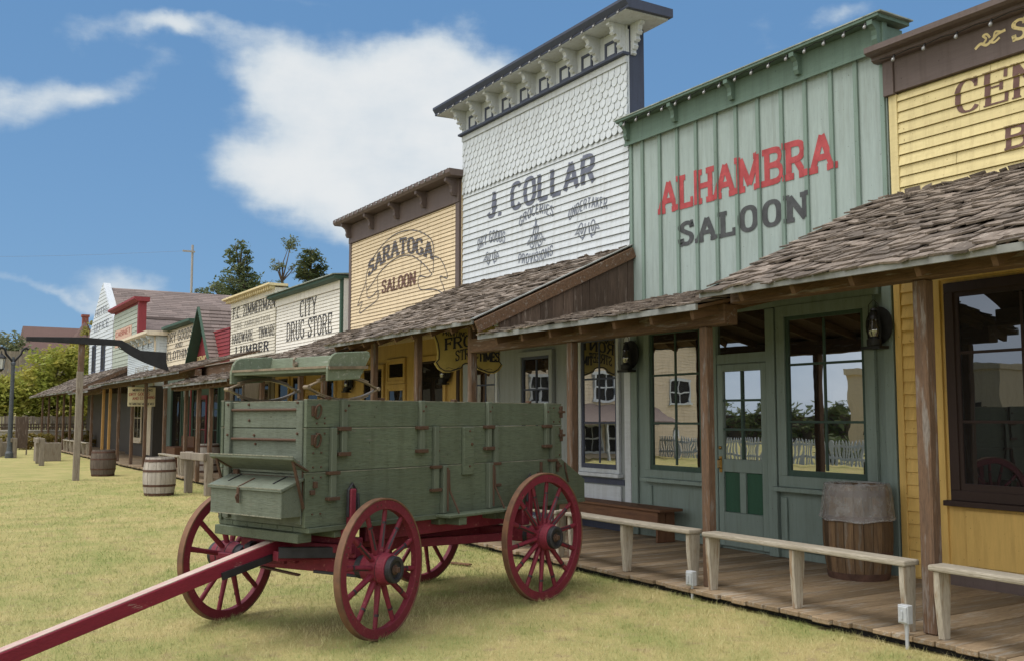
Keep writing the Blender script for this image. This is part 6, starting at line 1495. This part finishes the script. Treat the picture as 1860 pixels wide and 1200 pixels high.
w = MB(); w.hexa([(-10.2, HY - 2.2, 1.45), (-4.6, HY - 2.2, 1.45), (-4.6, HY - .03, 2.2), (-10.2, HY - .03, 2.2), (-10.2, HY - 2.2, 1.55), (-4.6, HY - 2.2, 1.55), (-4.6, HY - .03, 2.3), (-10.2, HY - .03, 2.3)]); pr_ = w.build('porch_roof', M['asphalt_shingle'], b)
w = MB()
for xx in (-10.1, -8.3, -6.5, -4.7): w.box(xx - .05, xx + .05, HY - 2.1, HY - 2.0, 0, 1.46)
each(w, 'porch_post', M['whitetrim'], pr_)
b = thing('white_picket_fence', (-10, 28, 0), 'white picket fence across the street, mirrored in the saloon window', 'fence', world=True)
w = MB(); y = 14.
while y < 33: w.prism([(y, .06), (y + .08, .06), (y + .08, .85), (y + .04, .95), (y, .85)], lambda a, c2, d: (-10 + d, a, c2), .02); y += .15
w.build('pickets', M['whitetrim'], b)
w = MB(); w.box(-10.05, -10.002, 14, 33, .25, .33); w.box(-10.05, -10.002, 14, 33, .68, .76); each(w, 'rail', M['whitetrim'], b)
b = thing('tan_store', (-27, 30.5, 0), 'low tan store across the street, mirrored at the edge of the saloon window', 'building', world=True)
w = MB(); w.box(-32, -24, 26, 34.4, 0, 3.9); w.box(-32.1, -23.9, 25.9, 34.5, 3.902, 4.2); w.build('wall', M['sar'], b)
w = MB()
for yy in (27, 29.6, 32.2): w.box(-23.99, -23.95, yy, yy + 1.3, .8, 2.4)
each(w, 'window', M['dark'], b)
b = thing('tall_hedge', (-34, 52, 0), 'long dark hedge across the street, mirrored low in the shop windows', 'hedge', world=True)
leaf_object('leaves', [(-34, 38 + k * 3.2, 1.2, 1.2, 2.0, 1.25 + .35 * (k % 3)) for k in range(12)], 7000, .15, M['leaf_dark'], b, 31)
w = MB(); w.box(-34.3, -33.7, 37, 75, .0, 1.9); w.build('stems', M['bark'], b)
tree('street_bush', 'low green bush across the street, mirrored in the saloon window', (-12.2, 25.5, 0), (-12.2, 25.5, .7), [(-12.2, 25.5, .55, .8, .8, .5), (-12.6, 24.9, .45, .6, .6, .4)], 900, .07, M['leaf_dark'], 15, cat='bush', r=.05)

# ================================================================ turf
def grass_mat():
    m, t, b = newmat('turf blades'); co = nn(t, 'ShaderNodeTexCoord'); geo = nn(t, 'ShaderNodeNewGeometry'); v = co.outputs['Object']
    n1 = noise(t, v, .22, 6, .6); n2 = noise(t, v, 1.1, 6, .65)
    c = mixc(t, geo.outputs['Random Per Island'], (.66, .58, .33), (.46, .415, .19))
    gr = mixc(t, geo.outputs['Random Per Island'], (.36, .40, .16), (.24, .295, .10))
    n4 = noise(t, v, 4.5, 4, .65); f = mathn(t, 'ADD', ramp(t, n2, .42, .62, 0, .8), mathn(t, 'ADD', ramp(t, n1, .44, .6, 0, .4), ramp(t, n4, .5, .68, 0, .5)))
    c = mixc(t, f, c, gr)
    t.links.new(c, b.inputs['Base Color']); c = mixc(t, ramp(t, n4, .32, .44, .75, 0), c, (.37, .285, .17)); t.links.new(c, b.inputs['Base Color']); b.inputs['Roughness'].default_value = .7; b.inputs['Specular IOR Level'].default_value = .15
    tr = nn(t, 'ShaderNodeBsdfTranslucent'); t.links.new(c, tr.inputs['Color']); mx = nn(t, 'ShaderNodeMixShader'); mx.inputs[0].default_value = .3
    t.links.new(b.outputs[0], mx.inputs[1]); t.links.new(tr.outputs[0], mx.inputs[2]); t.links.new(mx.outputs[0], t.nodes['Material Output'].inputs['Surface'])
    return m
M['turf'] = grass_mat()
def turf(name, P, h, wd, seed, label):
    g = np.random.default_rng(seed); N = len(P); a = g.uniform(0, 2 * np.pi, N); dx, dy = np.cos(a), np.sin(a)
    ln = g.normal(0, .55, (N, 2)) * h[:, None]
    b0 = np.stack([P[:, 0] - dx * wd, P[:, 1] - dy * wd, np.full(N, -.002)], 1); b1 = np.stack([P[:, 0] + dx * wd, P[:, 1] + dy * wd, np.full(N, -.002)], 1)
    tp = np.stack([P[:, 0] + ln[:, 0], P[:, 1] + ln[:, 1], h], 1)
    v = np.stack([b0, b1, tp], 1).reshape(-1, 3).astype(np.float32)
    me = bpy.data.meshes.new(name); me.vertices.add(3 * N); me.vertices.foreach_set('co', v.ravel()); me.loops.add(3 * N); me.loops.foreach_set('vertex_index', np.arange(3 * N, dtype=np.int32))
    me.polygons.add(N); me.polygons.foreach_set('loop_start', np.arange(0, 3 * N, 3, dtype=np.int32)); me.polygons.foreach_set('loop_total', np.full(N, 3, dtype=np.int32))
    me.materials.append(M['turf']); me.update(calc_edges=True)
    o = bpy.data.objects.new(name, me); COL.objects.link(o); return tag(o, label, 'grass', kind='stuff')
g = np.random.default_rng(4); N = 1500000
X_ = g.uniform(-3.5, 6.52, N); Y_ = g.uniform(3.2, 30, N); d = np.hypot(X_, Y_)
keep = g.random(N) < np.clip((4.6 / d) ** 2, .03, 1)
az = np.degrees(np.arctan2(X_, Y_)); keep &= (az > -2) & (az < 62)
P = np.stack([X_[keep], Y_[keep]], 1); d = d[keep]; n = len(P)
print('turf blades', n)
hh = g.uniform(.010, .034, n) * (1 + .35 * g.random(n)) * np.clip(d / 7, .9, 1.25); wd = g.uniform(.0011, .0024, n) * np.clip(d / 6, .9, 3.2)
turf('grass', P, hh, wd, 5, 'short dry grass blades over the near lawn')
# longer tufts at the boardwalk edge and round the wheels
Pt = []
for k in range(170):
    y = g.uniform(2.5, 14); c0 = np.array([6.50 - abs(g.normal(0, .03)), y]); Pt.append(c0 + g.normal(0, .025, (14, 2)))
ca, sa = math.cos(.338), math.sin(.338)
for u, v in ((0, -.8), (0, .8), (FU + .147, -.787), (FU - .147, .787)):
    c0 = np.array([4.996 + u * ca - v * sa, 8.732 + u * sa + v * ca])
    for k in range(60): Pt.append(c0 + np.array([ca, sa]) * g.normal(0, .17) + g.normal(0, .045, 2) + g.normal(0, .02, (12, 2)))
for k in range(420):
    c0 = np.array([g.uniform(-1.5, 6.3), g.uniform(3.6, 15)]); m_ = int(g.integers(6, 26)); Pt.append(c0 + g.normal(0, .022 + .02 * g.random(), (m_, 2)))
Pt = np.concatenate(Pt); Pt = Pt[Pt[:, 0] < 6.52]; n = len(Pt)
turf('grass_tufts', Pt, g.uniform(.02, .065, n), g.uniform(.0012, .0026, n), 6, 'longer tufts of grass at the boardwalk edge and wheels')
